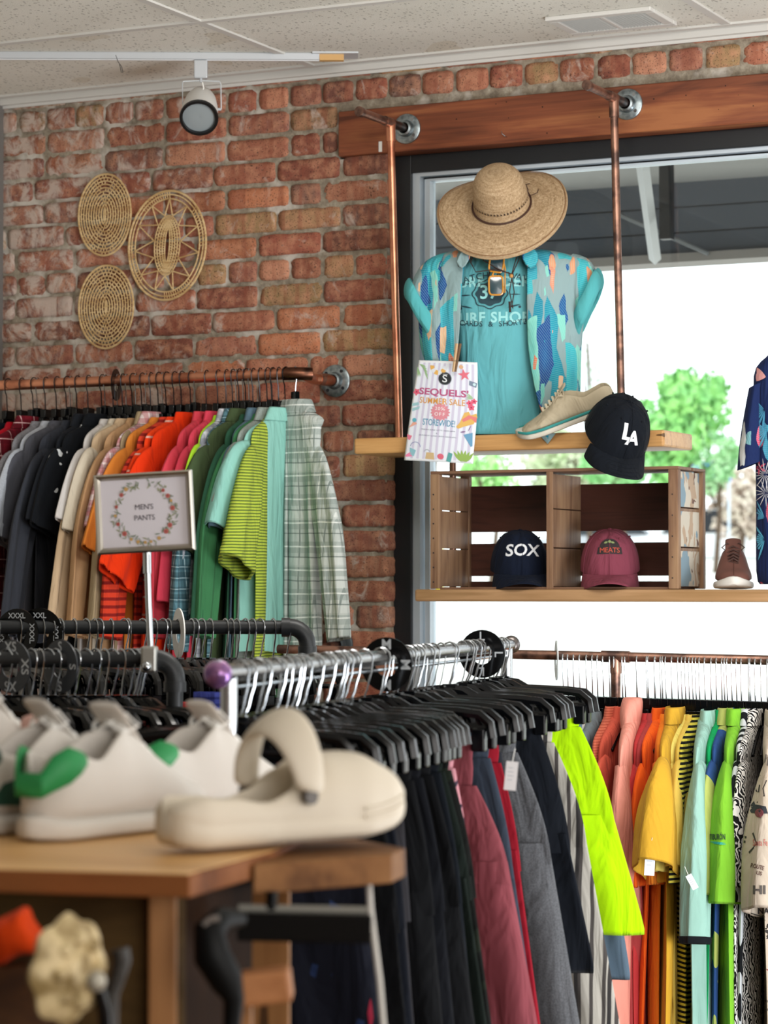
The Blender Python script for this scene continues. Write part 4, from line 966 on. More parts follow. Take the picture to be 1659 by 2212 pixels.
for k in range(16):
    px = -20+k*40; trousers(pose(onB(B1a, B1e, px, 5.15), TH-PI/2+rr.uniform(.4, .7), -.135), fabric(rr.choice(dk)), 'dark trousers clipped on the rear black pipe rack', 'trousers', 'dark trousers on the rear black pipe rack', L=rr.uniform(.8, .95), flare=.02, lw=.16, seed=200+k, tk=.011)
for k in range(11):
    px = -20+k*32; trousers(pose(onB(B2a, B2e, px, 4.35), TH-PI/2+rr.uniform(.6, .9), -.135), fabric(rr.choice(dk)), 'dark trousers clipped on the near black pipe rack', 'trousers', 'dark trousers on the near black pipe rack', L=rr.uniform(.8, .95), flare=.02, lw=.16, seed=230+k, tk=.011)
p = onB(B1a, B1e, 425, 5.0); p.z -= .135
trousers(pose(p+F0*-.22, TH-.4, 0), fabric('c01828'), 'bright red garment glimpsed behind the black pipe elbow', 'trousers', None, L=.4, wst=.05, flare=.01, lw=.05, seed=3, tk=.02)
trousers(pose(PD(454, 1490, 4.7), TH-.3, 0), striped('4a54a8', '343c80', .012, .4), 'ribbed royal blue garment seen beside the purple rail knob', 'trousers', None, L=.3, wst=.032, flare=.004, lw=.03, seed=4, tk=.02)
# size dividers
BA = TH-PI/2
size_ring(onB(B1a, B1e, 37, 5.15), BA+1.15, 'XXXL', 'black size divider reading XXXL on the rear black rack', R=.049)
size_ring(onB(B1a, B1e, 86, 5.15), BA+1.25, 'XXL', 'black size divider reading XXL on the rear black rack', R=.05)
size_ring(onB(B1a, B1e, 386, 5.15), BA+.32, None, 'white size divider on the rear black rack, right of the wreath sign pole', plain('e6e6e2', .5, 0, 'white_plastic'), R=.05)
size_ring(onB(B2a, B2e, 24, 4.35), BA+.95, 'XS', 'dark grey size divider reading XS on the near black rack', plain('2c3036', .35, 0, 'grey_plastic'), R=.045)
size_ring(onB(B2a, B2e, 131, 4.35), BA+.8, 'S', 'dark grey size divider reading S on the near black rack', plain('2c3036', .35, 0, 'grey_plastic'), R=.045)
# ---------------------------------------------------------------- wreath sign
sd = 4.33; cx_ = PD(312, 1107, sd); zt = .0
t = thing('tabletop_sign', "silver framed card sign reading MEN'S PANTS inside a flower wreath, on a pole", 'sign', cx_)
roll = math.radians(3.0); yaw = TH-.16; SX = Vector((cos(yaw), sin(yaw), 0)); SX = (SX*cos(roll)+ZU*sin(roll)); SN = Vector((sin(yaw), -cos(yaw), 0)); SY = SN.cross(SX)*1
if SY.z < 0: SY = -SY
Ms = Matrix(((SX.x, SY.x, SN.x, cx_.x), (SX.y, SY.y, SN.y, cx_.y), (SX.z, SY.z, SN.z, cx_.z), (0, 0, 0, 1)))
W_, H_ = .1675, .1335
MB().box((-W_/2+.004, -H_/2+.004, -.004), (W_/2-.004, H_/2-.004, 0), Ms).build('card', plain('d8d2d8', .5, 0, 'card'), t, world=True, smooth=False)
mb = MB()
prf = [(0, -.006), (0, .004), (.003, .0065), (.007, .0055), (.0105, .001), (.0105, -.006)]
rings = []
for sx_, sy_ in ((-1, -1), (1, -1), (1, 1), (-1, 1)): rings.append([Ms @ Vector((sx_*(W_/2-q), sy_*(H_/2-q), z)) for q, z in prf])
mb.loft(rings, True, False, True); mb.build('frame', metalm('b9b2a6', .3, 'champagne_silver'), t, world=True, smooth=False)
base = cx_-SY*(H_/2+.0); pb = PD(325, 1402, sd)
MB().tube([base+SN*-.004, lerp(base, pb, .5), pb], .0052, 14).build('pole', CHROME, t, world=True)
MB().tube([base+SN*-.004, lerp(base, pb, .22)], .0068, 14).build('pole_sleeve', CHROME, t, world=True)
MB().box((-.012, -.024, -.022), (.014, .02, .022), Matrix.Translation(PD(322, 1424, sd))@Matrix.Rotation(TH, 4, 'Z')).build('clamp', metalm('b4b4ae', .35, 'clamp_metal'), t, world=True, smooth=False, bevel=.004)
MB().ball(PD(316, 1440, sd-.03), .008, 12).build('clamp_screw', CHROME, t, world=True)
fs = lambda x, y: Ms @ Vector((x, y, .0008)); fs2 = lambda x, y: Ms @ Vector((x, y, .0012)); fs3 = lambda x, y: Ms @ Vector((x, y, .0016))
decal('lettering', [off2d(text2d("MEN'S", .0125, 0, .95), 0, .009), off2d(text2d('PANTS', .0125, 0, .95), 0, -.009)], fs, plain('4a444c', .6, 0, 'print'), t)
rr = random.Random(9); lv = [[], [], []]
for k in range(150):
    a = rr.uniform(0, 2*PI); R0 = rr.uniform(.042, .056)*(1 if abs(math.atan2(sin(a-PI/2), cos(a-PI/2))) > .25 else .97)
    if abs(math.atan2(sin(a-PI/2), cos(a-PI/2))) < .16: continue
    lv[k % 3].append(leaf2d(R0*cos(a)*1.02, R0*sin(a), rr.uniform(.006, .011), .0011, a+PI/2+rr.choice((-.9, -.4, .5, 1.1))))
for L_, c_ in zip(lv, ('7f8b78', '9a9c7a', 'a3a69c')): decal('wreath_leaves', L_, fs, plain(c_, .6, 0, 'print'), t)
fl1 = [poly2d(circ(.049*cos(a), .049*sin(a), rr.uniform(.003, .0045), 9)) for a in (2.45, 2.9, 3.5, 3.9, .1, .55, .8, -.5, -.75)]
fl2 = [poly2d(circ(.05*cos(a), .05*sin(a), rr.uniform(.0025, .0038), 8)) for a in (4.2, 4.45, 4.7, 4.9, 5.2, 3.2, .35, 2.2)]
decal('wreath_flowers', fl1, fs2, plain('b8605a', .6, 0, 'print'), t); decal('wreath_flowers', fl2, fs2, plain('c39a5e', .6, 0, 'print'), t)
decal('flower_centres', [poly2d(circ(.049*cos(a), .049*sin(a), .0012, 6)) for a in (2.45, 2.9, 3.5, 3.9, .1, .55, .8, -.5, -.75)], fs3, plain('7a3a30', .6, 0, 'print'), t)
# ---------------------------------------------------------------- rail C: chrome rack running away from us
C0 = CR(-.213, 3.46, ZC-.114); C1 = CR(.25, 5.19, ZC-.114); cdv = (C1-C0).normalized(); cang = math.atan2(cdv.y, cdv.x)-PI/2
t = thing('chrome_clothes_rack', 'chrome clothes rack with a round purple end knob, in the middle of the shop', 'clothes rack', Vector((C0.x, C0.y, 0)))
MB().cyl(C0-cdv*.012, C1+cdv*.01, .0125, 20).build('rail', metalm('8f8c8a', .24, 'rail_steel'), t, world=True)
m, nt, b = base_mat('iridescent_knob', .22, .6); lw_ = nd(nt, 'TexNoise', Vector=coords(nt), Scale=30., Detail=2.).outputs[0]
nt.links.new(ramp(nt, lw_, [(.35, hx('6a4a7c')), (.5, hx('a878a4')), (.65, hx('7c8f98'))]), b.inputs['Base Color'])
MB().ball(C0-cdv*.026, .0195, 20).build('end_knob', m, t, world=True, label='purple iridescent end knob'); MB().ball(C1+cdv*.02, .0185, 18).build('end_knob', metalm('6a6462', .3, 'knob_steel'), t, world=True)
for q in (C0+cdv*.02, C1-cdv*.02):
    MB().cyl(q, Vector((q.x, q.y, .09)), .0115, 18).build('post', CHROME, t, world=True)
    a_ = Vector((cos(cang), sin(cang), 0)); MB().cyl(Vector((q.x, q.y, .09))-a_*.28, Vector((q.x, q.y, .09))+a_*.28, .0115, 14).build('foot_bar', CHROME, t, world=True)
MB().cyl(C0-ZU*.02+cdv*.02, C1-ZU*.02-cdv*.02, .003, 8).build('lower_bar', CHROME, t, world=True)
rr = random.Random(5)
NC = 24
for k in range(NC):
    f = .035+.93*(k+rr.uniform(-.25, .25))/(NC-1)
    hanger('clip', pose(C0+(C1-C0)*f, cang+rr.uniform(-.3, .2), 0, rr.uniform(-.1, .1))@Matrix.Diagonal((rr.uniform(.62, .85), 1, 1, 1)), 'black clip hanger with bright wire hook on the chrome rack', 'clip hangers on the chrome rack', .0125)
size_ring(C0+(C1-C0)*.47, cang-.08, 'M', 'black size divider reading M on the chrome rack', R=.045)
size_ring(C0+(C1-C0)*.865, cang-.1, 'L', 'black size divider reading L on the chrome rack', R=.046)
GC = 'trousers and shorts on the chrome rack'
ROSE = fabric('763a41')
cit = [  # f, mat, label, L, wst, flare, extra
 (.05, leafy('10131f', [('182038', '24355c', 30, 26., 2., .35), ('7a1c34', 'a8283c', 80, 40., 5., .2)], False), 'navy shorts with blotchy blue print nearest on the chrome rack', .62, .16, .02, {}),
 (.09, fabric('090a0d'), 'black trousers nearest the purple knob', .9, .165, .03, {}),
 (.13, fabric('0b0f18'), 'very dark navy trousers near the front of the chrome rack', .9, .165, .02, {}),
 (.17, fabric('2e2d31'), 'grey brown washed jeans behind the clog toe', .95, .165, .0, {'lw': .16}),
 (.20, fabric('08090c'), 'black trousers behind the washed jeans', .9, .165, .03, {}),
 (.235, fabric('0a0c12'), 'blue black trousers on the chrome rack', .92, .165, .035, {}),
 (.27, fabric('07080b'), 'plain black shorts on the chrome rack', .6, .165, .05, {}),
 (.30, fabric('0a0f16'), 'dark ink blue trousers on the chrome rack', .88, .165, .04, {}),
 (.31, fabric('0e1612'), 'dark bottle green shorts left of the rose shorts', .56, .165, .05, {}),
 (.325, zebra('0a0c0a', '141a12', 14, .52, 'noise', 1.), 'dark camouflage shorts left of the rose shorts', .55, .168, .045, {}),
 (.35, zebra('b88088', '3a3440', 20, .6, 'noise', 2.), 'pink patterned shorts just behind the rose shorts', .5, .165, .03, {}),
 (.45, ROSE, 'dusty rose fleece shorts with wide ribbed waistband', .545, .155, .085, {'wb': .085, 'lw': .21, 'tk': .022}),
 (.495, fabric('303844'), 'slate blue shorts behind the rose shorts', .56, .165, .05, {}),
 (.545, fabric('7c0f1e'), 'deep red drawstring trousers', .56, .158, .04, {'wb': .06}),
 (.58, fabric('24262c'), 'black shorts between the red and grey ones', .56, .15, .02, {}),
 (.62, heather('47484b', '58595c'), 'heather grey fleece shorts', .60, .16, .085, {'wb': .05, 'lw': .17}),
 (.72, fabric('0a0e15'), 'black navy shorts right of the grey fleece shorts', .455, .165, .07, {'wb': .03, 'lw': .18}),
 (.79, striped('949088', '3c3836', .022, .3, 0, '2c2a2a'), 'cream shorts with dark vertical stripes', .59, .165, .09, {'wb': .05, 'lw': .2}),
 (.80, fabric('1a2f6a'), 'royal blue shorts showing below the striped ones', .66, .14, .04, {}),
 (.825, fabric('8a9098'), 'grey shorts with pale hem under the striped pair', .69, .14, .04, {}),
 (.935, fabric('9ccc00'), 'neon yellow green shorts at the far end of the chrome rack', .435, .165, .10, {'wb': .035, 'lw': .19, 'tk': .018}),
 (.965, fabric('4a5a68'), 'faded blue denim shorts behind the neon pair', .53, .16, .06, {}),
]
cs = {}
for i, (f, mt, lab, L, wst, fl_, ex) in enumerate(cit):
    an_ = cang+rr.uniform(-.07, .05); hanger('clip', pose(C0+(C1-C0)*f, an_, 0), 'black clip hanger with bright wire hook on the chrome rack', 'clip hangers on the chrome rack', .0125)
    cs[i] = trousers(pose(C0+(C1-C0)*f, an_, -.120), mt, lab, 'trousers' if 'short' not in lab else 'shorts', GC, name='shorts' if 'short' in lab else 'trousers', L=L, wst=wst, flare=fl_, seed=300+i, lean=.07, **ex)
# pocket and seam of the rose shorts, price tags
def oncloth(px, py, parts, off=.002):
    q = PD(px, py, 4.2); return proj(parts, q, RT, ZU, (q-CAM).normalized(), off, 3.)

def camproj(px, py, objs, off=.002, reach=8., ang=0.):
    q = PD(px, py, 4.5); d = (q-CAM).normalized(); X = RT*cos(ang)+ZU*sin(ang); Y = ZU*cos(ang)-RT*sin(ang); return proj(objs, q, X, Y, d, off, reach)
def fit(s_, w_, h_, bold=0.):
    vs, fs = text2d(s_, h_*1.4, bold*h_); x0 = min(p.x for p in vs); x1 = max(p.x for p in vs); y0 = min(p.y for p in vs); y1 = max(p.y for p in vs)
    return [Vector(((p.x-(x0+x1)/2)*w_/(x1-x0), (p.y-(y0+y1)/2)*h_/(y1-y0), 0)) for p in vs], fs
bpy.context.view_layer.update()
RS = sleeve_of(ds[1676]); rp = 1/930.        # metres per pixel on the projection plane, 4.5 m away
def rprint(px, py, shapes, col='2c2826', ang=-.0, nm='printed_lettering', o=.002): decal(nm, shapes, camproj(px, py, RS, o, 4., ang), plain(col, .8, 0, 'shirt_ink'), ds[1676])
def shield(px, py, s_, ang=0):
    P_ = [(-1, .7), (-.55, .95), (0, .75), (.55, .95), (1, .7), (.85, .2), (1, -.25), (.6, -.75), (0, -1.05), (-.6, -.75), (-1, -.25), (-.85, .2)]
    o_ = [(x*s_*rp, y*s_*rp) for x, y in P_]; i_ = [(x*.93, y*.93) for x, y in o_]; n = 12
    rprint(px, py, [([Vector((*p, 0)) for pr in zip(o_, i_) for p in pr], [(2*k, 2*k+1, (2*k+3) % (2*n), (2*k+2) % (2*n)) for k in range(n)])], ang=ang, nm='printed_road_sign')
shield(1618, 1705, 34, -.15); rprint(1618, 1700, [fit('OURI', 44*rp, 16*rp, .03)], ang=-.15); rprint(1616, 1722, [fit('US', 16*rp, 11*rp, .02)], ang=-.15)
rprint(1622, 1745, [poly2d([(x*rp, y*rp) for x, y in ((-38, -6), (-36, 8), (-22, 10), (-18, 22), (2, 22), (8, 8), (30, 6), (36, -8), (20, -10), (-30, -10))])], '20242c', -.1, 'printed_old_car')
rprint(1640, 1756, [poly2d(circ(0, 0, 9*rp, 14))], '6a3038', 0, 'printed_old_car', .003)
rprint(1597, 1816, [fit('TE', 26*rp, 24*rp, .04)], ang=-.2); rprint(1600, 1816, [([Vector((x*rp, y*rp, 0)) for x, y in ((-22, 22), (22, 22), (36, 0), (22, -22), (-22, -22), (-22, -19), (20, -19), (32, 0), (20, 19), (-22, 19))], [(0, 1, 8, 9), (1, 2, 7, 8), (2, 3, 6, 7), (3, 4, 5, 6)])], ang=-.2, nm='printed_arrow_sign')
rprint(1636, 1872, [fit('ROUTE', 28*rp, 9*rp, .03)], '5a4038', -.25); rprint(1640, 1886, [fit('US', 12*rp, 8*rp, .03)], '5a4038', -.25)
rprint(1642, 1820, [fit('Santa Fe', 30*rp, 13*rp)], 'a85048', 0); rprint(1612, 1650, [fit('AM', 34*rp, 22*rp, .03)], '6a625c', .3); rprint(1650, 1640, [fit('HI', 22*rp, 22*rp, .03)], '6a625c', -.2)
shield(1646, 2010, 40, .05); rprint(1646, 2012, [fit('66', 38*rp, 32*rp, .05)]); rprint(1648, 1985, [fit('S', 10*rp, 12*rp, .04)]); rprint(1650, 1968, [fit('NA', 24*rp, 12*rp, .04)]); rprint(1640, 1922, [fit('HI', 26*rp, 18*rp, .05)], '4a4440'); rprint(1640, 2172, [fit('GIC', 36*rp, 26*rp, .02)], '6a6460'); rprint(1630, 2052, [fit('Amarillo', 44*rp, 10*rp)], '3a3430'); rprint(1640, 2095, [fit('~~~', 50*rp, 4*rp)], 'a83040')
bpy.context.view_layer.update()
decal('printed_lettering', [fit('TIBUR\u00d3N', 34*rp, 15*rp, .03)], camproj(1549, 1806, sleeve_of(ds[1592]), .002, 4., 0), plain('1f3a2a', .8, 0, 'shirt_ink'), ds[1592])
decal('printed_wave', [leaf2d(0, 0, 36*rp, 1.6*rp, -.1), leaf2d(4*rp, -3*rp, 30*rp, 1.2*rp, -.1)], camproj(1550, 1820, sleeve_of(ds[1592]), .002, 4., 0), plain('2a9a90', .8, 0, 'shirt_ink'), ds[1592])
# price tags
TAG = plain('cfd6de', .6, 0, 'tag_card')
def price_tag(px, py, dep, w_, h_, rot, par, colr=None):
    q = PD(px, py, dep); k = dep/F; M = Matrix(((RT.x, -F0.x, 0, q.x), (RT.y, -F0.y, 0, q.y), (0, 0, 1, q.z), (0, 0, 0, 1)))@Matrix.Rotation(rot, 4, 'Y'); t_ = MB().box((-w_*k/2, -.0004, -h_*k/2), (w_*k/2, .0004, h_*k/2)).build('price_tag', colr or TAG, par, smooth=False); t_.matrix_basis = wm(par).inverted() @ M; t_['label'] = 'small pale card price tag'
    mb_ = MB()
    for i in range(4): mb_.box((-w_*k*.3, .0004, h_*k*(.28-.14*i)-.0004), (w_*k*(.1+.05*(i % 3)), .0007, h_*k*(.28-.14*i)+.0004))
    mb_.build('printed_lines', plain('8a8f98', .7, 0, 'print'), t_, smooth=False)
    MB().tube([Vector((0, 0, h_*k/2)), Vector((.002, 0, h_*k/2+.02))], .0006, 5).build('string', WHITEP, t_)
price_tag(1404, 1860, 5.75, 22, 62, .06, ds[1466])
price_tag(1104, 1676, 3.95, 26, 62, .1, cs[11], plain('c9c4c4', .6, 0, 'tag_card'))
price_tag(1495, 1905, 5.7, 14, 34, -.5, ds[1537])

# ---------------------------------------------------------------- display torso with t-shirt, flowered shirt, hat, glasses
TY = D-.135                                     # the torso stands on the upper shelf
tc = PY(1085, 700, TY); tdep = (tc-CAM).dot(F0); U = tdep/F      # metres per pixel there
yawT = TH*.75; TX = Vector((cos(yawT), sin(yawT), 0)); TN = Vector((sin(yawT), -cos(yawT), 0))   # right and front of the torso
def T_(px, py, dn=0.): return PD(px, py, tdep)+TN*dn
Mb = Matrix(((TX.x, -TN.x, 0, tc.x), (TX.y, -TN.y, 0, tc.y), (0, 0, 1, US), (0, 0, 0, 1)))   # local: x right, -y front, z up from the shelf
def lz(py): return T_(1085, py).z-US
def lx(px, py=700): return (T_(px, py)-tc).dot(TX)/1.0
t = thing('display_torso', 'white display torso inside the teal t-shirt, on the upper shelf', 'mannequin', Mb)
def rr_(z, a, bf, bb, n=32, cx=0., pw=.85, a0=0., a1=2*PI, closed=True):
    out = []; m_ = n if closed else n-1
    for i in range(n):
        th = a0+(a1-a0)*i/m_; c_, s_ = cos(th), sin(th)
        out.append(Vector((cx+a*(abs(c_)**pw)*(1 if c_ >= 0 else -1), -(bf if s_ > 0 else bb)*s_, z)))
    return out
zsh = lz(548)
mb = MB(); mb.loft([rr_(z, a, bf, bb) for z, a, bf, bb in ((.005, .088, .05, .045), (.06, .088, .052, .045), (zsh-.22, .11, .062, .05), (zsh-.1, .12, .064, .05), (zsh-.03, .1, .045, .045), (zsh+.01, .04, .035, .035), (zsh+.075, .033, .033, .033), (zsh+.09, .03, .03, .03))])
mb.build('torso', WHITEP, t, sub=1)
# t-shirt
TEAL = fabric('68b4bc')
ts = thing('t_shirt', 'teal surf print t-shirt on the display torso', 't-shirt', Mb)
a_b = (lx(1165)-lx(1000))/2
mb = MB(); rs = [rr_(z, a, bf, bb, cx=cx) for z, a, bf, bb, cx in ((zsh-.005, .045, .04, .04, 0), (zsh-.018, .10, .05, .05, 0), (zsh-.04, .15, .058, .055, 0), (zsh-.1, .15, .07, .058, 0), (zsh-.2, .125, .072, .058, 0), (lz(800), .115, .068, .055, 0), (lz(870), .118, .066, .055, 0), (lz(915), .124, .068, .055, 0), (.004, .130, .075, .06, .0))]
rs = [[p+Vector((0, -.0035*sin(p.x*55+p.z*9)*min(1, max(0, (zsh-.2-p.z)/.1)), 0)) for p in r_] for r_ in rs]
mb.loft(rs, True, False); TSB = mb.build('body', TEAL, ts, sub=1)
mb = MB(); mb.loft([rr_(zsh-.01, .054, .046, .04, 24), rr_(zsh+.004, .05, .041, .038, 24), rr_(zsh+.004, .046, .037, .034, 24), rr_(zsh-.012, .048, .040, .036, 24)], True, False, True); mb.build('neckband', fabric('4aa6ac'), ts)
bpy.context.view_layer.update()
def front(px, py, objs, off=.0015): return proj(objs, T_(px, py, .3), TX, ZU, -TN, off, 1.2)
IN = plain('23404a', .8, 0, 'shirt_ink'); PALE = plain('9ad8d8', .85, 0, 'pale_print')
def arc_text(txt, size, R, fn, sgn=1, sp=1.0):
    out = []; n = len(txt)
    for i, ch in enumerate(txt):
        if ch == ' ': continue
        a = (i-(n-1)/2)*sp*size/R; s_ = text2d(ch, size, size*.012)
        out.append(off2d(s_, R*sin(a), sgn*R*(cos(a)-1), -a*sgn))
    return out
u = U
fn = front(1074, 600, [TSB]); decal('printed_lettering', arc_text('CATCH A WAVE', 20*u, 240*u, fn, 1, .72), fn, IN, ts)
fn = front(1069, 706, [TSB]); decal('printed_lettering', arc_text('LONGBOARDS & SHORTBOARDS', 16*u, 420*u, fn, -1, .66), fn, IN, ts)
fn = front(1062, 692, [TSB]); decal('printed_lettering', [text2d('SURF SHOP', 31*u, .0012, 1.1)], fn, PALE, ts, label='pale worn lettering')
fn = front(1062, 615, [TSB]); decal('printed_lettering', [text2d('SURF RIDER', 30*u, .0012, 1.1)], fn, PALE, ts, label='pale worn lettering')
fn = front(1062, 640, [TSB])
sc_ = []; n = 60
def scal(r, k=8, am=.06, n=64): return [(r*(1.25 if False else 1)*(1+am*cos(k*2*PI*i/n))*cos(2*PI*i/n)*1.12, r*(1+am*cos(k*2*PI*i/n))*sin(2*PI*i/n)*.95) for i in range(n)]
decal('printed_badge', [poly2d(scal(27*u), .012)], fn, IN, ts)
o_, i_ = scal(34*u), scal(31.5*u); decal('printed_badge_ring', [([Vector((*p, 0)) for pr in zip(o_, i_) for p in pr], [(2*k, 2*k+1, (2*k+3) % 128, (2*k+2) % 128) for k in range(64)])], fn, IN, ts)
fn = front(1060, 638, [TSB], .0028); decal('printed_number', [text2d('37', 42*u, .0008)], fn, PALE, ts)
fn = front(1062, 640, [TSB]); fl_ = []
for sx_ in (-1, 1):
    for y_ in (22, -27):
        fl_ += [leaf2d(sx_*52*u, y_*u, 30*u, 1.8*u, -.25*sx_*(1 if y_ > 0 else -1)), poly2d(circ(sx_*64*u, (y_-2)*u, 3*u, 8))]
    fl_.append(leaf2d(sx_*54*u, -2*u, 26*u, 1.4*u, 0))
decal('printed_flourish', fl_, fn, IN, ts)
# open flowered shirt
LEAF = leafy('8fa8aa', [('2c9cb2', '1f86a0', 24, 20., 4.6, .72), ('2a72ac', '23488c', -18, 18., 3.6, .62), ('43aeb0', '86cfc0', -36, 21., 5., .62), ('2f93b0', '3fb4c0', 50, 21., 4.6, .62), ('e8bf98', 'e09066', -50, 28., 5.5, .36), ('ecd0ae', 'd87456', 30, 30., 5., .3)], True, 'a4dcd6')
hs = thing('flowered_shirt', 'open teal bird of paradise print shirt over the teal t-shirt', 'shirt', Mb)
gapL0, gapR0 = lx(1005, 560), lx(1140, 560)
def shell(z, al, ar, bf, bb, gl, gr, n=44):
    """open ring: starts at the left front edge x=gl, passes behind, ends at the right front edge x=gr"""
    al = -al; cx = (al+ar)/2; a = (ar-al)/2; out = []
    def angf(x): v_ = max(-1, min(1, (x-cx)/a)); return math.acos(abs(v_)**(1/.8)*(1 if v_ >= 0 else -1))
    th0 = angf(gl); th1 = angf(gr)        # front is +sin
    for i in range(n):
        th = th0+(2*PI-(th0-th1))*i/(n-1)
        c_, s_ = cos(th), sin(th); x = cx+a*(abs(c_)**.8)*(1 if c_ >= 0 else -1); y = -(bf if s_ > 0 else bb)*s_
        out.append(Vector((x, y, z)))
    return out
rows = [  # py, left px, right px, gap left, gap right
 (541, 985, 1165, 1030, 1120, .05), (548, 945, 1215, 1018, 1132, .06), (560, 918, 1258, 1012, 1140, .07), (580, 905, 1275, 1008, 1142, .08), (620, 903, 1268, 1004, 1140, .086), (680, 902, 1262, 1000, 1140, .09), (740, 903, 1258, 996, 1140, .09), (790, 920, 1254, 990, 1146, .09), (840, 935, 1256, 985, 1156, .092), (880, 930, 1250, 980, 1166, .094), (905, 935, 1232, 978, 1176, .095)]
rs = []
for py, l_, r_, gl, gr, bf in rows:
    z = lz(py); k = min(1, max(0, (py-600)/120)); R0 = shell(z, -lx(l_), lx(r_), bf+.006, .065, lx(gl), lx(gr))
    rs.append([p+Vector((.003*sin(p.y*40)*k, (-.009*sin(p.x*62+.8)-.004*sin(p.x*130+py*.01))*k, 0)) for p in R0])
mb = MB(); mb.loft(rs, False, False); HB = mb.build('body', LEAF, hs, solid=.002, sub=1)
SLV = {-1: [((938, 552), (990, 612)), ((912, 562), (968, 652)), ((893, 590), (950, 690)), ((881, 625), (940, 722))], 1: [((1240, 550), (1200, 612)), ((1270, 556), (1222, 650)), ((1288, 580), (1232, 688)), ((1295, 608), (1246, 708))]}
for s, sl_ in SLV.items():
    rs = []
    for k, (o_, i_) in enumerate(sl_):
        a_ = Vector((lx(o_[0]), 0, lz(o_[1]))); b_ = Vector((lx(i_[0]), 0, lz(i_[1]))); c_ = (a_+b_)/2; u_ = (a_-b_); rs.append(ring(c_, u_.normalized(), Vector((0, 1, 0)), u_.length/2, lerp(.05, .062, k/3), 24, .002, 1, 3, .9))
    mb = MB(); mb.loft(rs, True, False); so = mb.build('sleeve', LEAF, hs, sub=1)
    c2 = rs[-1]; ce = sum(c2, Vector())/24; dn = (ce-sum(rs[-2], Vector())/24).normalized()
    pr = [(-.024, 1.03), (-.03, 1.2), (-.008, 1.34), (.016, 1.3), (.028, 1.1), (.018, .9), (.004, .8), (-.015, .76)]
    mb = MB(); mb.loft([[ce+(q-ce)*f+dn*o+Vector((0, 0, .003*sin(i*1.3))) for i, q in enumerate(c2)] for o, f in pr], True, False)
    mb.build('rolled_cuff', fabric('5bb4b8'), so, sub=1, label='plain teal rolled cuff')
# collar leaves of the open shirt
for s, pts in ((-1, [(1030, 540), (1000, 548), (985, 575), (1003, 600), (1022, 572)]), (1, [(1130, 535), (1165, 545), (1175, 575), (1150, 605), (1128, 570)])):
    mb = MB(); ps = [Vector((lx(a_), -.098-.004*i, lz(b_))) for i, (a_, b_) in enumerate(pts)]
    mb.add(ps+[p+Vector((0, .004, 0)) for p in ps], [(0, 1, 2, 3, 4), (9, 8, 7, 6, 5)]+[(k, (k+1) % 5, 5+(k+1) % 5, 5+k) for k in range(5)]); mb.build('collar', LEAF, hs, sub=1)
# shirt tail tips below the shelf edge
for px, lab in ((1178, None), (992, None)):
    c_ = PY(px, 935 if px > 1100 else 985, YF-.004); mb = MB(); w2 = .03 if px > 1100 else .018
    top = US-.002 if px > 1100 else US-UST-.004
    mb.add([Vector((c_.x-w2, c_.y, top)), Vector((c_.x+w2, c_.y, top)), Vector((c_.x+.008, c_.y-.003, c_.z-(.03 if px > 1100 else .012))), Vector((c_.x-w2*.6, c_.y-.002, c_.z-.004))], [(0, 1, 2, 3)])
    mb.build('shirt_tail', LEAF, hs, world=True, solid=.002)
# ---- straw hat
SC = 1.0
hc = T_(1087, 450, .055)
axis = (ZU*.64+TN*.76+TX*-.08).normalized(); rgt = (RT*cos(.24)+ZU*sin(.24)); Mh = frame(hc, (rgt-axis*rgt.dot(axis)), axis)
m, nt, b = base_mat('straw', .75); uvn = nd(nt, 'TexCoord'); 
mp = nd(nt, 'Mapping', Vector=uvn.outputs['UV'], Scale=(70, 45, 1)); n1 = nd(nt, 'TexNoise', Vector=mp.outputs[0], Scale=1.6, Detail=5., Distortion=1.2).outputs[0]
mp2 = nd(nt, 'Mapping', Vector=uvn.outputs['UV'], Scale=(6, 60, 1), Rotation=(0, 0, .05)); n2 = nd(nt, 'TexNoise', Vector=mp2.outputs[0], Scale=1., Detail=3.).outputs[0]
f = math_(nt, 'ADD', math_(nt, 'MULTIPLY', n1, .6), math_(nt, 'MULTIPLY', n2, .4))
nt.links.new(ramp(nt, f, [(.33, hx('826848')), (.5, hx('ab8f6c')), (.66, hx('c8af8e'))]), b.inputs['Base Color']); bump(nt, b, f, .6, .004); STRAW = m
hat = thing('sun_hat', 'wide brimmed straw sun hat on top of the flowered shirt display', 'hat', Mh)
BR = .177; CR_ = .079
def hp(r, z, th):
    k = max(0, (r-CR_)/(BR-CR_)); return Vector((r*cos(th)*(1+.03*k), r*sin(th)*(1-.0*k), z+.02*k*k*cos(2*th+.3)+.006*k*sin(3*th)))
prof = [(.001, .122), (.018, .1215), (.038, .118), (.054, .109), (.066, .093), (.073, .066), (.0745, .035), (.0765, .012), (CR_, 0), (CR_+.006, -.004), (.11, -.003), (.14, -.006), (.165, -.012), (BR-.003, -.02), (BR, -.023), (BR-.001, -.026), (.15, -.013), (.1, -.008), (CR_, -.006)]
mb = MB(); mb.loft([[hp(r, z, 2*PI*k/64) for k in range(64)] for r, z in prof], True, False); mb.build('straw_body', STRAW, hat, sub=1)
mb = MB(); mb.tube([hp(CR_+.002, .004, 2*PI*k/48) for k in range(48)], .0028, 6, True); mb.build('cord_band', plain('3d2218', .6, 0, 'leather_cord'), hat)
mb = MB(); 
for k in range(26):
    th = -PI*.97+k*PI*.94/25; r_ = .0768+.0006; p = Vector((r_*cos(th), r_*sin(th), .030)); q = Vector((-sin(th), cos(th), 0)); n_ = Vector((cos(th), sin(th), 0))
    mb.add([p-q*.0032+n_*.001, p+q*.0032+n_*.001, p+ZU*.0075+n_*.0006], [(0, 1, 2)])
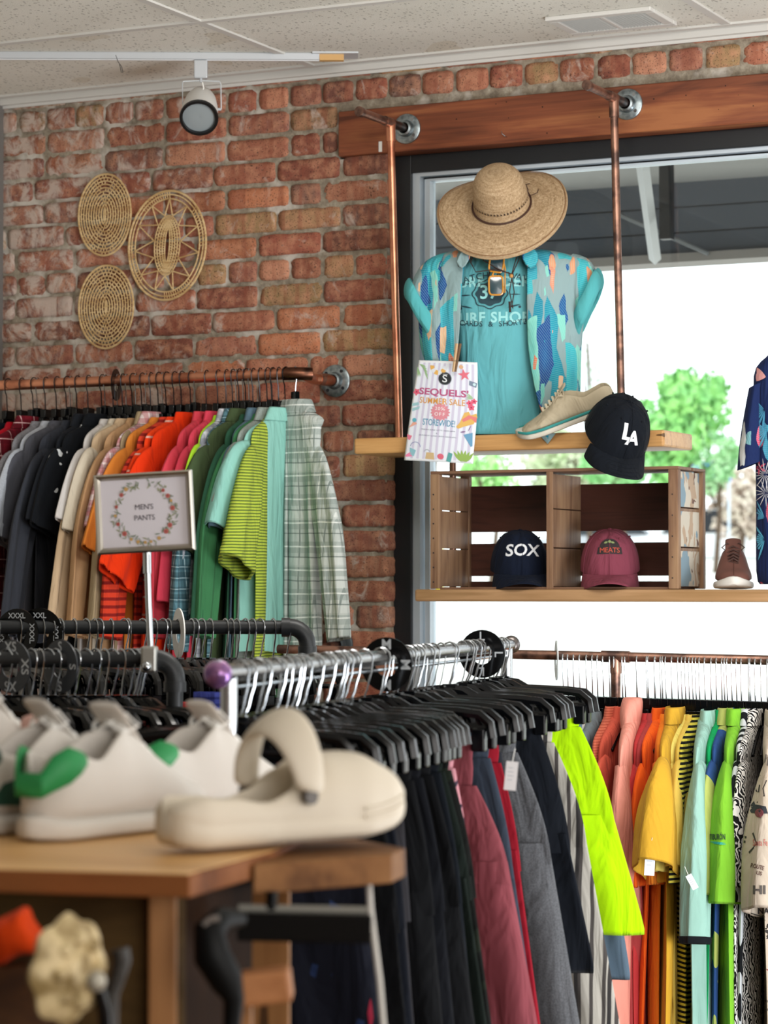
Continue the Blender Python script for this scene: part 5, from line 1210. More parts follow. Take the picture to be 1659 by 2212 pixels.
mb.build('open_weave_holes', plain('2a1a10', .9, 0, 'shadow_gap'), hat, smooth=False)
MB().tube([hp(BR-.006, -.0195+.004, 2*PI*k/64) for k in range(64)], .0012, 5, True).build('brim_stitch', plain('8a6440', .7, 0, 'stitch'), hat)
b0 = Vector((CR_*.86, CR_*.10, .004)); mb = MB()
mb.tube([b0+Vector((.005, 0, 0)), b0+Vector((.012, .012, .012)), b0+Vector((.012, .034, .012)), b0+Vector((.022, .04, .006))], .0014, 6)
mb.tube([b0+Vector((.005, 0, 0)), b0+Vector((.02, -.008, .006)), b0+Vector((.034, -.004, .006)), b0+Vector((.04, .008, .006))], .0014, 6); mb.tube([b0+Vector((0, -.004, 0)), b0+Vector((.01, .004, .004))], .0034, 6)
mb.build('cord_knot', plain('3d2218', .6, 0, 'leather_cord'), hat)
CORD = plain('2e1d18', .6, 0, 'dark_cord')
def chin(px, py, dn): return T_(px, py, dn)
mb = MB()
mb.tube([chin(1035, 540, .07), chin(1022, 575, .09), chin(1034, 597, .1), chin(1075, 592, .105), chin(1112, 602, .105)], .0016, 6)
mb.tube([chin(1040, 540, .07), chin(1050, 572, .095), chin(1080, 590, .104), chin(1112, 603, .105)], .0016, 6)
mb.tube([chin(1138, 530, .09), chin(1126, 570, .1), chin(1112, 602, .106), chin(1106, 640, .104), chin(1113, 675, .1)], .0017, 6)
mb.tube([chin(1132, 530, .09), chin(1118, 575, .1), chin(1110, 604, .106), chin(1116, 640, .104), chin(1110, 672, .1)], .0017, 6)
mb.build('chin_cord', CORD, hat, world=True); MB().ball(chin(1110, 606, .107), .0058, 10).build('wooden_bead', plain('c08a4c', .5, 0, 'bead'), hat, world=True)
MB().tube([chin(1106, 660, .103), chin(1107, 683, .1)], .0036, 6).build('tassel', CORD, hat, world=True)
# ---- sunglasses hung from the neckline
AMB = plain('c98a30', .2, 0, 'amber_plastic', coat=.4)
g = thing('sunglasses', 'amber framed sunglasses hanging from the t-shirt neckline', 'sunglasses', T_(1080, 600, .1))
def rrect(cx, cy, w_, h_, rot, n=28, k=.42):
    out = []
    for i in range(n):
        a = 2*PI*i/n; x = w_*(abs(cos(a))**k)*(1 if cos(a) >= 0 else -1); y = h_*(abs(sin(a))**k)*(1 if sin(a) >= 0 else -1)
        out.append((cx+x*cos(rot)-y*sin(rot), cy-(x*sin(rot)+y*cos(rot))))
    return out
for cx_2, cy_2, dn, rt in ((1078, 577, .098, -.12), (1077, 626, .104, .02)):
    pts = rrect(cx_2, cy_2, 15, 20, rt)
    P_ = [T_(a_, b_, dn) for a_, b_ in pts]; MB().tube(P_, .0026, 8, True).build('rim', AMB, g, world=True)
    c_ = sum(P_, Vector())/len(P_); mb = MB(); mb.add([c_+TN*.002]+[c_+(p-c_)*.96 for p in P_]+[c_+(p-c_)*.96-TN*.0015 for p in P_], [(0, 1+k, 1+(k+1) % 28) for k in range(28)]+[(1+k, 29+k, 29+(k+1) % 28, 1+(k+1) % 28) for k in range(28)]); mb.build('lens', plain('274048', .12, 0, 'tinted_lens', coat=.6), g, world=True)
MB().tube([T_(1072, 598, .102), T_(1070, 603, .106), T_(1072, 608, .103)], .0024, 8).build('bridge', AMB, g, world=True)
MB().tube([T_(1090, 560, .098), T_(1096, 590, .09), T_(1095, 640, .085)], .0022, 6).build('temple', AMB, g, world=True)
MB().tube([T_(1060, 556, .1), T_(1064, 590, .09), T_(1060, 610, .088)], .0022, 6).build('temple', plain('2a1c16', .3, 0, 'dark_temple'), g, world=True)
# ---- navy flowered shirt on a second torso at the right edge
nc = PY(1700, 1000, D-.13); ndp = (nc-CAM).dot(F0); 
Mn = Matrix(((TX.x, -TN.x, 0, nc.x), (TX.y, -TN.y, 0, nc.y), (0, 0, 1, LS), (0, 0, 0, 1)))
def nz(py): return PD(1660, py, ndp).z-LS
def nx_(px): return (PD(px, 1000, ndp)-nc).dot(TX)
NAV = leafy('1c2a55', [('58b4d4', '2f7fb4', 35, 9., 4.5, .33), ('e8dccf', 'cfd8dc', 80, 15., 5.5, .24), ('d8607a', 'c83c58', 20, 13., 2.5, .22), ('5f8f98', '84a8a4', -35, 11., 2.4, .24)], True, '9ad8ea')
t = thing('flowered_shirt', 'navy blue shirt with palm fronds on a display form at the right edge', 'shirt', Mn)
mb = MB(); mb.loft([rr_(z, a, bf, bb, cx=0) for z, a, bf, bb in ((nz(762), .045, .04, .04), (nz(770), .05, .05, .045), (nz(790), .085, .06, .05), (nz(830), -nx_(1630)+.005, .07, .055), (nz(950), -nx_(1632)+.0, .075, .06), (nz(1120), -nx_(1633)+.0, .075, .06), (nz(1255), -nx_(1632)+.002, .08, .06), (nz(1262), -nx_(1640), .07, .05))], True, False); mb.build('body', NAV, t, sub=1)
mb = MB(); mb.loft([ring(Vector((nx_(px), 0, nz(py))), Vector((cos(.35), 0, sin(.35)))*1, Vector((0, 1, 0)), wd*U, .045, 22, .003, 1, 3, .9) for px, py, wd in ((1640, 830, 22), (1634, 880, 26), (1628, 930, 29), (1624, 980, 30), (1622, 1005, 30))], True, False); mb.build('sleeve', NAV, t, sub=1)
MB().box((-.02, -.02, 0), (.02, .02, nz(800))).build('stand_post', WHITEP, t, smooth=False)
bpy.context.view_layer.update()
NP = [c_ for c_ in t.children if c_.name.startswith('body')]; kq = ndp/F*(ndp/ndp)
def frond(px, py, r_, a0_, n_, col, sp=1.5, w_=.045):
    q_ = ndp/F; decal('printed_palm_frond', [leaf2d(r_*q_*.55*cos(a0_+sp*(i/(n_-1)-.5)), r_*q_*.55*sin(a0_+sp*(i/(n_-1)-.5)), r_*q_, r_*q_*w_, a0_+sp*(i/(n_-1)-.5)) for i in range(n_)], camproj(px, py, NP, .004, 10.), plain(col, .8, 0, 'print'), t)
frond(1652, 885, 48, 3.5, 9, '4fa0c8', 2.2); frond(1656, 930, 44, 3.4, 8, '58b4d8', 1.8); frond(1652, 1165, 46, 3.3, 9, '58b4d8', 2.2); frond(1652, 1120, 40, 2.6, 6, '4fa0c8', 1.2)
frond(1656, 815, 42, 2.9, 4, 'd89a98', .8, .12); frond(1652, 1025, 34, 3.1, 14, 'd8d8e0', 5.2, .03); frond(1654, 1065, 30, 3.1, 12, 'd8d8e0', 5.2, .03); frond(1640, 1010, 16, 0, 6, 'c84468', 5.5, .14)
# ---------------------------------------------------------------- flyer and clothes peg
t = thing('sale_flyer', 'paper summer sale flyer with beach drawings, pegged in front of the upper shelf', 'flyer', PY(955, 890, YF-.01))
fc = [PY(905, 778, YF-.014), PY(1031, 783, YF-.014), PY(1022, 1002, YF-.016), PY(873, 994, YF-.016)]
def FY(u_, v_, off=0.):                           # u right 0..1, v down 0..1
    p = lerp(lerp(fc[0], fc[1], u_), lerp(fc[3], fc[2], u_), v_)
    bulge = .010*sin(PI*v_)*(u_*2-1)
    return p+RT*(.0065*sin(PI*min(1, v_*1.1))*(u_ if u_ > .5 else u_*.3))+Vector((0, -1, 0))*(.008*sin(PI*u_)+.004*sin(PI*v_)+off)
m, nt, b = base_mat('flyer_paper', .5); uvn = nd(nt, 'TexCoord'); xs = nd(nt, 'SeparateXYZ', Vector=uvn.outputs['UV'])
fr_ = math_(nt, 'FRACT', math_(nt, 'MULTIPLY', xs.outputs[0], 11.))
c = mixc(nt, math_(nt, 'LESS_THAN', fr_, .42), hx('e6ebf5'), hx('cfcbe0'))
bd = math_(nt, 'MULTIPLY', math_(nt, 'GREATER_THAN', xs.outputs[0], .035), math_(nt, 'LESS_THAN', xs.outputs[0], .965)); bd = math_(nt, 'MULTIPLY', bd, math_(nt, 'MULTIPLY', math_(nt, 'GREATER_THAN', xs.outputs[1], .022), math_(nt, 'LESS_THAN', xs.outputs[1], .978)))
c = mixc(nt, bd, hx('eef1f6'), c); nt.links.new(c, b.inputs['Base Color'])
mb = MB(); nu, nv = 32, 44
mb.add([FY(i/nu, j/nv) for j in range(nv+1) for i in range(nu+1)], [(j*(nu+1)+i, j*(nu+1)+i+1, (j+1)*(nu+1)+i+1, (j+1)*(nu+1)+i) for j in range(nv) for i in range(nu)], [[(a/nu, b/nv) for a, b in ((i, j), (i+1, j), (i+1, j+1), (i, j+1))] for j in range(nv) for i in range(nu)])
mb.build('paper', m, t, world=True, solid=.0003)
FW_, FH_ = .1655, .272
def fpx(zx, zy):                                  # position on the 1639x2212 close-up of the flyer
    tl, tr, br, bl = (305, 145), (1395, 178), (1340, 1975), (105, 1925)
    v_ = (zy-150)/1800; lft = lerp(tl[0], bl[0], v_); rgt_ = lerp(tr[0], br[0], v_)+60*sin(PI*min(1, max(0, v_))); return (zx-lft)/(rgt_-lft), v_
def fl(cx, cy, off=.0006):
    u0, v0 = fpx(cx, cy); a_ = .035
    return lambda x, y: FY(u0+(x*cos(a_)+y*sin(a_)*-1)/FW_, v0+(-y*cos(a_)+x*sin(a_)*1)/FH_, off)
K = .1655/1100                                     # metres per close-up pixel
def put(nm, shapes, cx, cy, col, off=.0010, txt=None): decal(nm, shapes, fl(cx, cy, off), plain(col, .6, 0, 'print'), t)
def T2(s_, hpx, b_=0., sp=1.): return text2d(s_, hpx*K*1.38, b_*hpx*K, sp)
put('headline', [fit("SEQUELS'", 850*K, 150*K, .035)], 815, 722, 'b85884')
put('headline', [fit('SUMMER SALE', 770*K, 110*K, .008)], 800, 872, 'd99a48'); put('headline', [fit('STOREWIDE!', 530*K, 115*K, .01)], 755, 1255, '5f9ab8')
put('badge', [star2d(0, 0, 132*K, 165*K, 17)], 780, 1062, 'd98c98'); put('badge_text', [off2d(T2('20%', 62, .01, 1.2), 0, 50*K), off2d(T2('OFF', 62, .01, 1.2), 0, -50*K)], 775, 1055, 'f2eef0', .0014)
put('small_print', [fit('FRIDAY JUNE 14TH 10AM-6PM', 550*K, 26*K)], 740, 1392, '7a7f92'); put('small_print', [T2('&', 24, .01)], 728, 1445, '7a7f92'); put('small_print', [fit('SATURDAY JUNE 15TH 10AM-5PM', 610*K, 26*K)], 728, 1498, '7a7f92')
put('logo_disc', [poly2d(circ(0, 0, 116*K, 36), .02)], 840, 462, '6a6f78'); put('logo_disc', [poly2d(circ(0, 0, 104*K, 36), .02)], 840, 462, '22262c', .0014)
put('logo_letter', [T2('S', 135, .012)], 840, 472, 'e8ecf0', .0018); put('logo_letter', [poly2d([(-40*K, 4*K), (40*K, 4*K), (40*K, -4*K), (-40*K, -4*K)])], 845, 390, 'c8ccd0', .0018)
for k in range(6): a0_ = PI*1.0+k*PI/6; put('life_ring', [ring2d(0, 0, 85*K, 165*K, 6, a0_, a0_+PI/6)], 708, 240, 'e3b15e' if k % 2 == 0 else 'dfe3ea')
put('palm_leaf', [leaf2d((60+k*22)*K, -(60+30*k)*K*(.5+.12*k), (150+20*k)*K, 15*K, -.25-.22*k) for k in range(5)]+[leaf2d(-20*K+k*16*K, -150*K, 190*K, 12*K, -1.35+.13*k) for k in range(3)], 330, 210, '9dbf90')
put('starfish', [star2d(0, 0, 45*K, 112*K, 5, .5)], 1180, 385, 'dd6f80'); put('shell', [poly2d(circ(0, 0, 38*K, 12))], 1118, 245, 'dcae88')
put('camera_drawing', [poly2d([(-62*K, 48*K), (70*K, 10*K), (50*K, -75*K), (-68*K, -35*K)])], 1345, 530, '7a8aa0'); put('camera_drawing', [poly2d(circ(0, 0, 26*K, 12))], 1368, 548, 'c8e4ea', .0014)
for cx, cy, r_ in ((305, 720, 62), (1300, 885, 55), (1375, 850, 50), (1330, 960, 55)): put('hibiscus', [star2d(0, 0, r_*.7*K, r_*1.15*K, 5, cx)], cx, cy, 'e0607c'); put('hibiscus', [poly2d(circ(0, 0, 12*K, 8))], cx, cy, '8a2040', .0014)
put('palm_leaf', [leaf2d(0, (-k*22+30)*K, 130*K, 10*K, -.6+.25*k) for k in range(4)], 1290, 770, 'a4c49a')
put('sun_hat_drawing', [poly2d([(a_*K, b_*K) for a_, b_ in ((-40, 130), (30, 150), (60, 90), (150, 130), (165, 60), (110, -60), (-40, -120), (-130, -165), (-160, -130), (-110, -60), (-80, 20))])], 1255, 1185, 'e0b564'); put('sun_hat_drawing', [poly2d([(a_*K, b_*K) for a_, b_ in ((-85, -20), (20, 70), (150, 40), (140, -60), (60, 10), (-60, -60))])], 1265, 1165, 'e0807c', .0014)
put('drink', [poly2d([(-100*K, 30*K), (40*K, 80*K), (50*K, -160*K), (20*K, -170*K)])], 1310, 1480, '6ba0c4'); put('drink', [leaf2d(-90*K, 40*K, 90*K, 14*K, .3), leaf2d(10*K, 110*K, 130*K, 6*K, 1.2)], 1290, 1440, '8a6a98', .0014)
put('monstera', [leaf2d((-95+38*k)*K, (20-abs(k-2.5)*8)*K, 215*K, 24*K, PI/2+.12*(2.5-k)*2) for k in range(6)], 1190, 1840, '93b45c')
put('lotion_bottle', [poly2d([(-45*K, -80*K), (25*K, -95*K), (55*K, 60*K), (-10*K, 80*K)])], 940, 1850, '5aa0a0'); put('ball_drawing', [poly2d(circ(0, 0, 52*K, 16))], 790, 1852, 'd8687c'); put('bag_drawing', [poly2d([(-75*K, -60*K), (75*K, -60*K), (60*K, 60*K), (-60*K, 60*K)])], 597, 1850, 'cdb184'); put('bag_drawing', [ring2d(0, 0, 42*K, 54*K, 20, .3, 3.0)], 545, 1790, 'a8aeb8')
put('beach_bag', [poly2d([(-60*K, 70*K), (50*K, 30*K), (20*K, -80*K), (-50*K, -60*K)])], 275, 1790, '8fc0cc'); put('beach_bag', [ring2d(0, 0, 80*K, 90*K, 20, 0, 3.1)], 320, 1700, '9098c0')
put('ice_cream', [poly2d([(-90*K, -70*K), (50*K, 10*K), (0, 75*K)])], 285, 1300, 'e6a894'); put('ice_cream', [poly2d(circ(0, 0, 38*K, 12))], 290, 1225, '5fb0c4', .0014); put('bucket', [poly2d([(-50*K, 40*K), (40*K, 20*K), (10*K, -60*K), (-30*K, -50*K)])], 205, 1525, 'e07a92')
put('towel', [poly2d([(-60*K, 20*K), (60*K, 50*K), (70*K, 0), (-50*K, -30*K)]), poly2d([(-50*K, -70*K), (90*K, -20*K), (80*K, -70*K), (-40*K, -120*K)])], 290, 950, '9cc6ce'); put('flipper', [poly2d([(-60*K, 0), (20*K, 60*K), (60*K, -10*K), (-50*K, -30*K)])], 195, 1860, 'f088b0')
PEG = wood('b08a60', 'c8a47c', 'd4b48c', 30, 'Z', .6, 'peg_wood', knots=False)
t = thing('clothes_peg', 'wooden clothes peg holding the sale flyer', 'clothes peg', FY(.66, 0))
a_ = PD(990, 742, (FY(.66, 0)-CAM).dot(F0)-.022); b_ = PD(981, 803, (FY(.66, 0)-CAM).dot(F0)-.022)
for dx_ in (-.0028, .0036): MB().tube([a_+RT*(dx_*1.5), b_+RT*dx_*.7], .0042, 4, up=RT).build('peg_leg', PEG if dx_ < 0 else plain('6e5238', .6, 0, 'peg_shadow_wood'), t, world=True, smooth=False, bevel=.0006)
MB().tube([lerp(a_, b_, .62)+RT*-.007, lerp(a_, b_, .62)-F0*.006, lerp(a_, b_, .62)+RT*.008], .0009, 5).build('spring', CHROME, t, world=True)
# ---------------------------------------------------------------- caps
def capf(M, label, col, emb=None, S=1., tilt=None, brimcol=None, under=None):
    t = thing('baseball_cap', label, 'cap', M, None); mt = fabric(col); n = 40
    def cp(th, ph):                               # th around (front = -pi/2), ph 0 rim .. pi/2 top
        a = .083*S; b_ = .098*S; h_ = .115*S; fr = max(0, -sin(th)); c_ = cos(ph)**.78
        hh = h_*(sin(ph)**.92); x = a*c_*cos(th); y = b_*c_*sin(th)
        y -= .012*S*fr*(1-c_)*0; z = hh*(1+.04*fr)
        seam = -.0012*abs(sin(3*(th+PI/6)))**.15; return Vector((x*(1+seam*8), y*(1+seam*8), z))
    mb = MB(); rs = [[cp(2*PI*k/48, PI/2*j/12) for k in range(48)] for j in range(12)]+[[Vector((0, 0, .115*S*1.0))]*48]
    mb.loft([[p*.975+Vector((0, 0, .004)) for p in rs[0]]]+rs, True, False); cr = mb.build('crown', mt, t, sub=1)
    mb = MB()
    for k in range(6):
        th = PI/6+k*PI/3; mb.tube([cp(th, PI/2*j/11)*1.006 for j in range(12)], .0008, 5)
    mb.build('seams', mt, t); MB().ball((0, 0, .116*S), .0065*S, 12, (1, 1, .6)).build('button', mt, t)
    mb = MB()
    for k in range(6): p = cp(k*PI/3, .95)*1.012; mb.ball(p, .0028*S, 8)
    mb.build('eyelets', mt, t)
    rows_ = []
    for j in range(9):
        f = j/8; r_ = []
        for k in range(25):
            s_ = k/24*2-1; th = -PI/2+s_*1.12; p0 = cp(th, 0); wd = .086*S*(1-.06*f); ln = .072*S*math.sqrt(max(0, 1-(abs(s_)**2.8)))-.006*(1-f)*0
            x = lerp(p0.x, s_*wd*1.0, f*.9); y = p0.y-ln*f; z = .006-.008*f-.042*S*(abs(s_)**2.)*(.12+.88*f); r_.append(Vector((x, y+.004*(1-f), z)))
        rows_.append(r_)
    mb = MB(); mb.loft(rows_, False, False); mb.build('brim', fabric(brimcol or col), t, solid=.0035, sub=1)
    mb = MB()
    for f in (.3, .5, .7, .88):
        mb.tube([lerp(rows_[0][k], rows_[8][k], f)+Vector((0, 0, .0024)) for k in range(2, 23)], .0004, 4)
    mb.build('brim_stitching', mt, t)
    return t, cr
def face(M, cr, y0, z0, tiltd=.35, off=.0014):
    o = M @ Vector((0, -.3, z0+.3*tiltd)); X = (M @ Vector((1, 0, 0)))-(M @ Vector((0, 0, 0))); N = (M @ Vector((0, 1, -tiltd)))-(M @ Vector((0, 0, 0))); Y = X.cross(N)*-1
    Y = N.cross(X)*-1 if (N.cross(X)*-1).dot((M @ Vector((0, 0, 1)))-(M @ Vector((0, 0, 0)))) > 0 else N.cross(X)
    return lambda of=off: proj([cr], o, X, Y, N, of, 1.0)
WT = plain('e4e6ea', .7, 0, 'white_thread')
yawc = TH-.05
def capM(px, py, Y, yaw, pitch=0, roll=0): return Matrix.Translation(PY(px, py, Y))@Matrix.Rotation(yaw, 4, 'Z')@Matrix.Rotation(roll, 4, 'Y')@Matrix.Rotation(pitch, 4, 'X')
M = capM(1122, 1243, y0+.105, TH+.03, .2); M.translation.z = LS+.050
t, cr = capf(M, 'navy cap reading SOX in the left half of the wooden crate', '161d2e', S=.98); f_ = face(M, cr, 0, .045)
decal('emblem', [text2d('SOX', .046, .0009, 1.0, shear=.12)], f_(), WT, t, label='white SOX lettering')
M = capM(1318, 1243, y0+.105, TH-.1, .2); M.translation.z = LS+.050
t, cr = capf(M, 'faded maroon cap with a meat shop emblem in the right half of the crate', '8a4454', S=.98); f_ = face(M, cr, 0, .047)
decal('emblem', [poly2d([(-.034, -.013), (.034, -.013), (.031, .006), (-.031, .006)]), poly2d([(.027*cos(a*PI/16), .004+.026*sin(a*PI/16)) for a in range(17)], .02)], f_(.0013), plain('2a2224', .8, 0, 'emblem_black'), t, label='black half round emblem')
decal('emblem_text', [off2d(text2d('MEATS', .0195, 0, .9), 0, -.0035)], f_(.0026), plain('c0503c', .8, 0, 'red_thread'), t)
decal('emblem_art', [leaf2d(-.010, .0185, .012, .0028, .4), leaf2d(.008, .0185, .012, .0028, -.3), poly2d(circ(0, .021, .004, 10))], f_(.0024), plain('8a9a64', .8, 0, 'green_thread'), t)
LM = PY(1328, 940, YF-.075); M = Matrix.Translation(LM)@Matrix.Rotation(TH+.28, 4, 'Z')@Matrix.Rotation(.13, 4, 'Y')@Matrix.Rotation(.72, 4, 'X')
M.translation = PY(1328, 945, YF-.06)
t, cr = capf(M, 'black cap with white LA letters tipped over the right end of the upper shelf', '14181f', S=1.03); f_ = face(M, cr, 0, .055, .2)
decal('emblem', [off2d(text2d('L', .054, .0022), -.009, .006), off2d(text2d('A', .05, .0018), .009, -.007)], f_(), WT, t, label='white interlocked LA letters')
# ---------------------------------------------------------------- shoes
def shoe(M, name, label, L=.28, upper='e8e4dc', sole='f0eee8', inner='cfc8bc', laces='f4f2ee', heel=None, side=None, wd=.05, hgt=1., group=None, tongue=True, cat='shoe', lac=True, mat=None, solemat=None, band=None):
    t = thing(name, label, cat, M, group); um = mat or fabric(upper) if mat else plain(upper, .75, 0, 'leather'); N = 26
    def half(u): 
        w_ = interp([(0, .0), (.03, .022), (.1, .034), (.3, .036), (.5, .042), (.72, wd), (.88, wd*.84), (.96, wd*.5), (1, .0)], u); return w_*1.0
    def top(u): return hgt*interp([(0, .055), (.06, .074), (.16, .07), (.28, .062), (.4, .082), (.5, .088), (.62, .068), (.78, .046), (.92, .036), (1, .022)], u)
    def opn(u): return sinterp([(0, .0), (.05, .55), (.12, .78), (.3, .78), (.42, .6), (.5, .0), (1, 0)], u)
    rs = []
    for i in range(N):
        u = .012+.976*(i/(N-1)); w_ = half(u); h_ = top(u); g_ = w_*opn(u); x = L*(u-.5); zb = .02; o = []
        t1 = math.acos(min(1, (g_/max(w_, 1e-5))))
        for k in range(8): a = t1*k/7; o.append((w_*cos(a)**.75 if k else w_, zb+(h_-zb)*(sin(a)/max(.2, sin(t1)))**.8))
        inn = [(g_*.86, h_-.001), (g_*.8, h_-.012), (g_*.85, lerp(zb, h_, .35)), (0, zb+.008)]
        if g_ < 1e-4: inn = [(0, h_-.003), (0, h_-.006), (0, h_-.009), (0, h_-.012)]
        hs_ = o+inn; ring_ = [Vector((x, y_, z_)) for y_, z_ in hs_]+[Vector((x, -y_, z_)) for y_, z_ in hs_[::-1]]+[Vector((x, 0, zb))]
        rs.append(ring_)
    mb = MB(); mb.loft(rs, True, True); up_ = mb.build('upper', um, t, sub=1)
    rs = []
    for i in range(N):
        u = i/(N-1); w_ = half(min(.985, max(.015, u)))+.004; x = (L+.012)*(u-.5); lift = .012*max(0, (u-.78)/.22)**2+.004*max(0, (.1-u)/.1)
        w_ *= math.sqrt(max(.05, 1-abs(2*u-1)**14)); h0 = .026
        rs.append([Vector((x, w_*c, z+lift)) for c, z in ((.86, 0), (1, .004), (1.0, .014), (.97, h0), (-.97, h0), (-1.0, .014), (-1, .004), (-.86, 0))])
    MB().loft(rs, True, True).build('sole', solemat or plain(sole, .6, 0, 'rubber'), t, sub=1)
    if band:
        rs2 = [[p*1 for p in r_] for r_ in rs]; mb = MB()
        for s in (1, -1): mb.tube([Vector((r_[1].x, s*(abs(r_[1].y)+.0006), r_[1].z+.018)) for r_ in rs[1:-1]], .004, 6, flat=.5)
        mb.build('sole_band', plain(band, .6, 0, 'rubber'), t, label='coloured band along the sole')
    if tongue:
        mb = MB(); mb.loft([ring(Vector((L*(u-.5), 0, z)), Vector((0, 1, 0)), Vector((.5, 0, 1)), .022, .004, 14) for u, z in ((.62, .062*hgt), (.52, .085*hgt), (.44, .102*hgt), (.41, .108*hgt))], True, True); mb.build('tongue', um, t, sub=1)
    if lac:
        mb = MB()
        for k in range(6):
            u = .47+.042*k; z = top(u)+.004; y_ = .019-.0012*k; mb.tube([Vector((L*(u-.5), -y_, z-.006)), Vector((L*(u-.5)+.004, 0, z+.003)), Vector((L*(u-.5)+.002, y_, z-.006))], .0024, 6, flat=1.6)
            mb.tube([Vector((L*(u-.5), -y_, z-.006)), Vector((L*(u+.04-.5), y_, z-.010))], .002, 5)
        c0 = Vector((L*(.455-.5), 0, top(.46)+.006))
        for s in (1, -1): mb.tube([c0, c0+Vector((.01, s*.016, .01)), c0+Vector((.012, s*.03, -.002)), c0+Vector((.0, s*.02, -.01)), c0], .0019, 5)
        mb.build('laces', plain(laces, .8, 0, 'lace'), t)
    if heel:
        mb = MB(); rs = []
        for u, h0, h1 in ((.005, .5, .98), (.04, .5, 1.03), (.09, .55, 1.04), (.14, .7, 1.02), (.17, .84, 1.0)):
            w_ = half(max(.02, u))+.0025; h_ = top(u); rs.append((L*(u-.5)-.002, w_, .02+(h_-.02)*h0, h_*h1))
        pth = [(x, s_*w_, a_, b_) for s_ in (-1,) for x, w_, a_, b_ in rs[::-1]]+[(x, w_, a_, b_) for x, w_, a_, b_ in rs]
        mb.loft([[Vector((x, y_, a_)), Vector((x, y_*1.0, (a_+b_)/2)), Vector((x, y_*.9, b_))] for x, y_, a_, b_ in pth], False, False); mb.build('heel_tab', plain(heel, .6, 0, 'heel_leather'), t, solid=.003, label='coloured heel tab')
    if side:
        for s in (1, -1):
            mb = MB(); fn_ = proj([up_], wm(t) @ Vector((-.02, s*.2, .045)), (wm(t).to_3x3() @ Vector((1, 0, 0))), (wm(t).to_3x3() @ Vector((0, 0, 1))), (wm(t).to_3x3() @ Vector((0, -s, 0))), .0015, .5)
            decal('side_panel', [poly2d([(-.09, -.012), (-.02, -.016), (.035, -.012), (.02, .012), (-.03, .02), (-.07, .01)], .015)], fn_, plain(side, .7, 0, 'suede'), t)
    return t
# beige runner on the upper shelf, toe to the left, lying on its side edge
q = PY(1236, 890, YF-.0); M = Matrix.Translation(q)@Matrix.Rotation(TH+PI-.25, 4, 'Z')@Matrix.Rotation(.32, 4, 'Y')@Matrix.Rotation(-.35, 4, 'X')
M.translation = PY(1232, 918, YF+.02)+Vector((0, 0, .004))
shoe(M, 'running_shoe', 'beige running shoe with teal sole edge, leaning on the flowered shirt', .285, 'c3b69c', 'd5cfc0', 'b0a690', 'cbbfa6', None, None, .05, 1., None, cat='shoe', band='2f8f8c', mat=fabric('c3b69c'))
q = PY(1558, 1262, YF+.05); M = Matrix.Translation(Vector((q.x, q.y+.1, LS)))@Matrix.Rotation(TH+PI/2+PI-.13, 4, 'Z')
shoe(M, 'leather_shoe', 'brown leather shoe with white sole on the lower shelf, toe towards us', .27, '6a4238', 'd8d4cc', '4a3028', '4a3028', None, None, .05, 1.25, None, cat='shoe', solemat=plain('cfcbc4', .6, 0, 'rubber'))
# ---------------------------------------------------------------- foreground: wooden display table and shoes
h = .26; ZT = ZC-h
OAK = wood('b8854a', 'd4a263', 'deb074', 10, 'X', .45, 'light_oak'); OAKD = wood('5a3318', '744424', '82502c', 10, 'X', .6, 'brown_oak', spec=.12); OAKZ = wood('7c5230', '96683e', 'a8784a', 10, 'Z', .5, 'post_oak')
t = thing('display_table', 'brown wooden display table in the blurred foreground holding shoes', 'table', CR(-.5, 2.6, 0))
def poly_slab(pts, z0, z1, mat, nm, lab=None, bevel=.002):
    return MB().prism([(0, 0)]*0+[(p.x, p.y) for p in pts], z1-z0, Matrix.Translation((0, 0, z0))).build(nm, mat, t, world=True, smooth=False, bevel=bevel, label=lab)
A = CR(-.176, 2.357, 0); Bp = CR(-.108, 2.565, 0); Cc = CR(-.108+.05, 2.80, 0)
L0 = CR(-.8, 2.50, 0); L1 = CR(-.8, 3.15, 0)
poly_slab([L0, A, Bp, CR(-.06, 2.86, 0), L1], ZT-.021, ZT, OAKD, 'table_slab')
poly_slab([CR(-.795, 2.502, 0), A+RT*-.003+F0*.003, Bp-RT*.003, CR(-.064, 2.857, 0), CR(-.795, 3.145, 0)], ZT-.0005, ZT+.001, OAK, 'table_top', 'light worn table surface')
# lower body: side panel set back, corner post
zb = 0.0
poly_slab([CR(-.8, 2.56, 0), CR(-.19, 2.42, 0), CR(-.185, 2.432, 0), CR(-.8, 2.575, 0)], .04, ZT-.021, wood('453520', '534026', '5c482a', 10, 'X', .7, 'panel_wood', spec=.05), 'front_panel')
pc = CR(-.205, 2.425, 0)
MB().box((-.013, -.015, 0), (.013, .02, ZT-.021), Matrix.Translation(pc)@Matrix.Rotation(TH, 4, 'Z')).build('post', OAKZ, t, world=True, smooth=False, bevel=.002)
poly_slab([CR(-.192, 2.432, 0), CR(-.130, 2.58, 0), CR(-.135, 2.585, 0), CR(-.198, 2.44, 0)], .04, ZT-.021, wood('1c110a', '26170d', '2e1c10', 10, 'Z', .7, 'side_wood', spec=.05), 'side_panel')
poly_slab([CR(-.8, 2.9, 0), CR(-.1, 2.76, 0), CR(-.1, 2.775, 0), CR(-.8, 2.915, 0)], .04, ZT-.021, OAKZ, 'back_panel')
poly_slab([CR(-.125, 2.50, 0), CR(.008, 2.60, 0), CR(.022, 2.66, 0), CR(-.03, 2.76, 0), CR(-.115, 2.70, 0)], ZT-.035, ZT-.006, wood('5c3a1e', '7a522e', '875e38', 10, 'X', .6, 'ledge_oak', spec=.15), 'ledge')
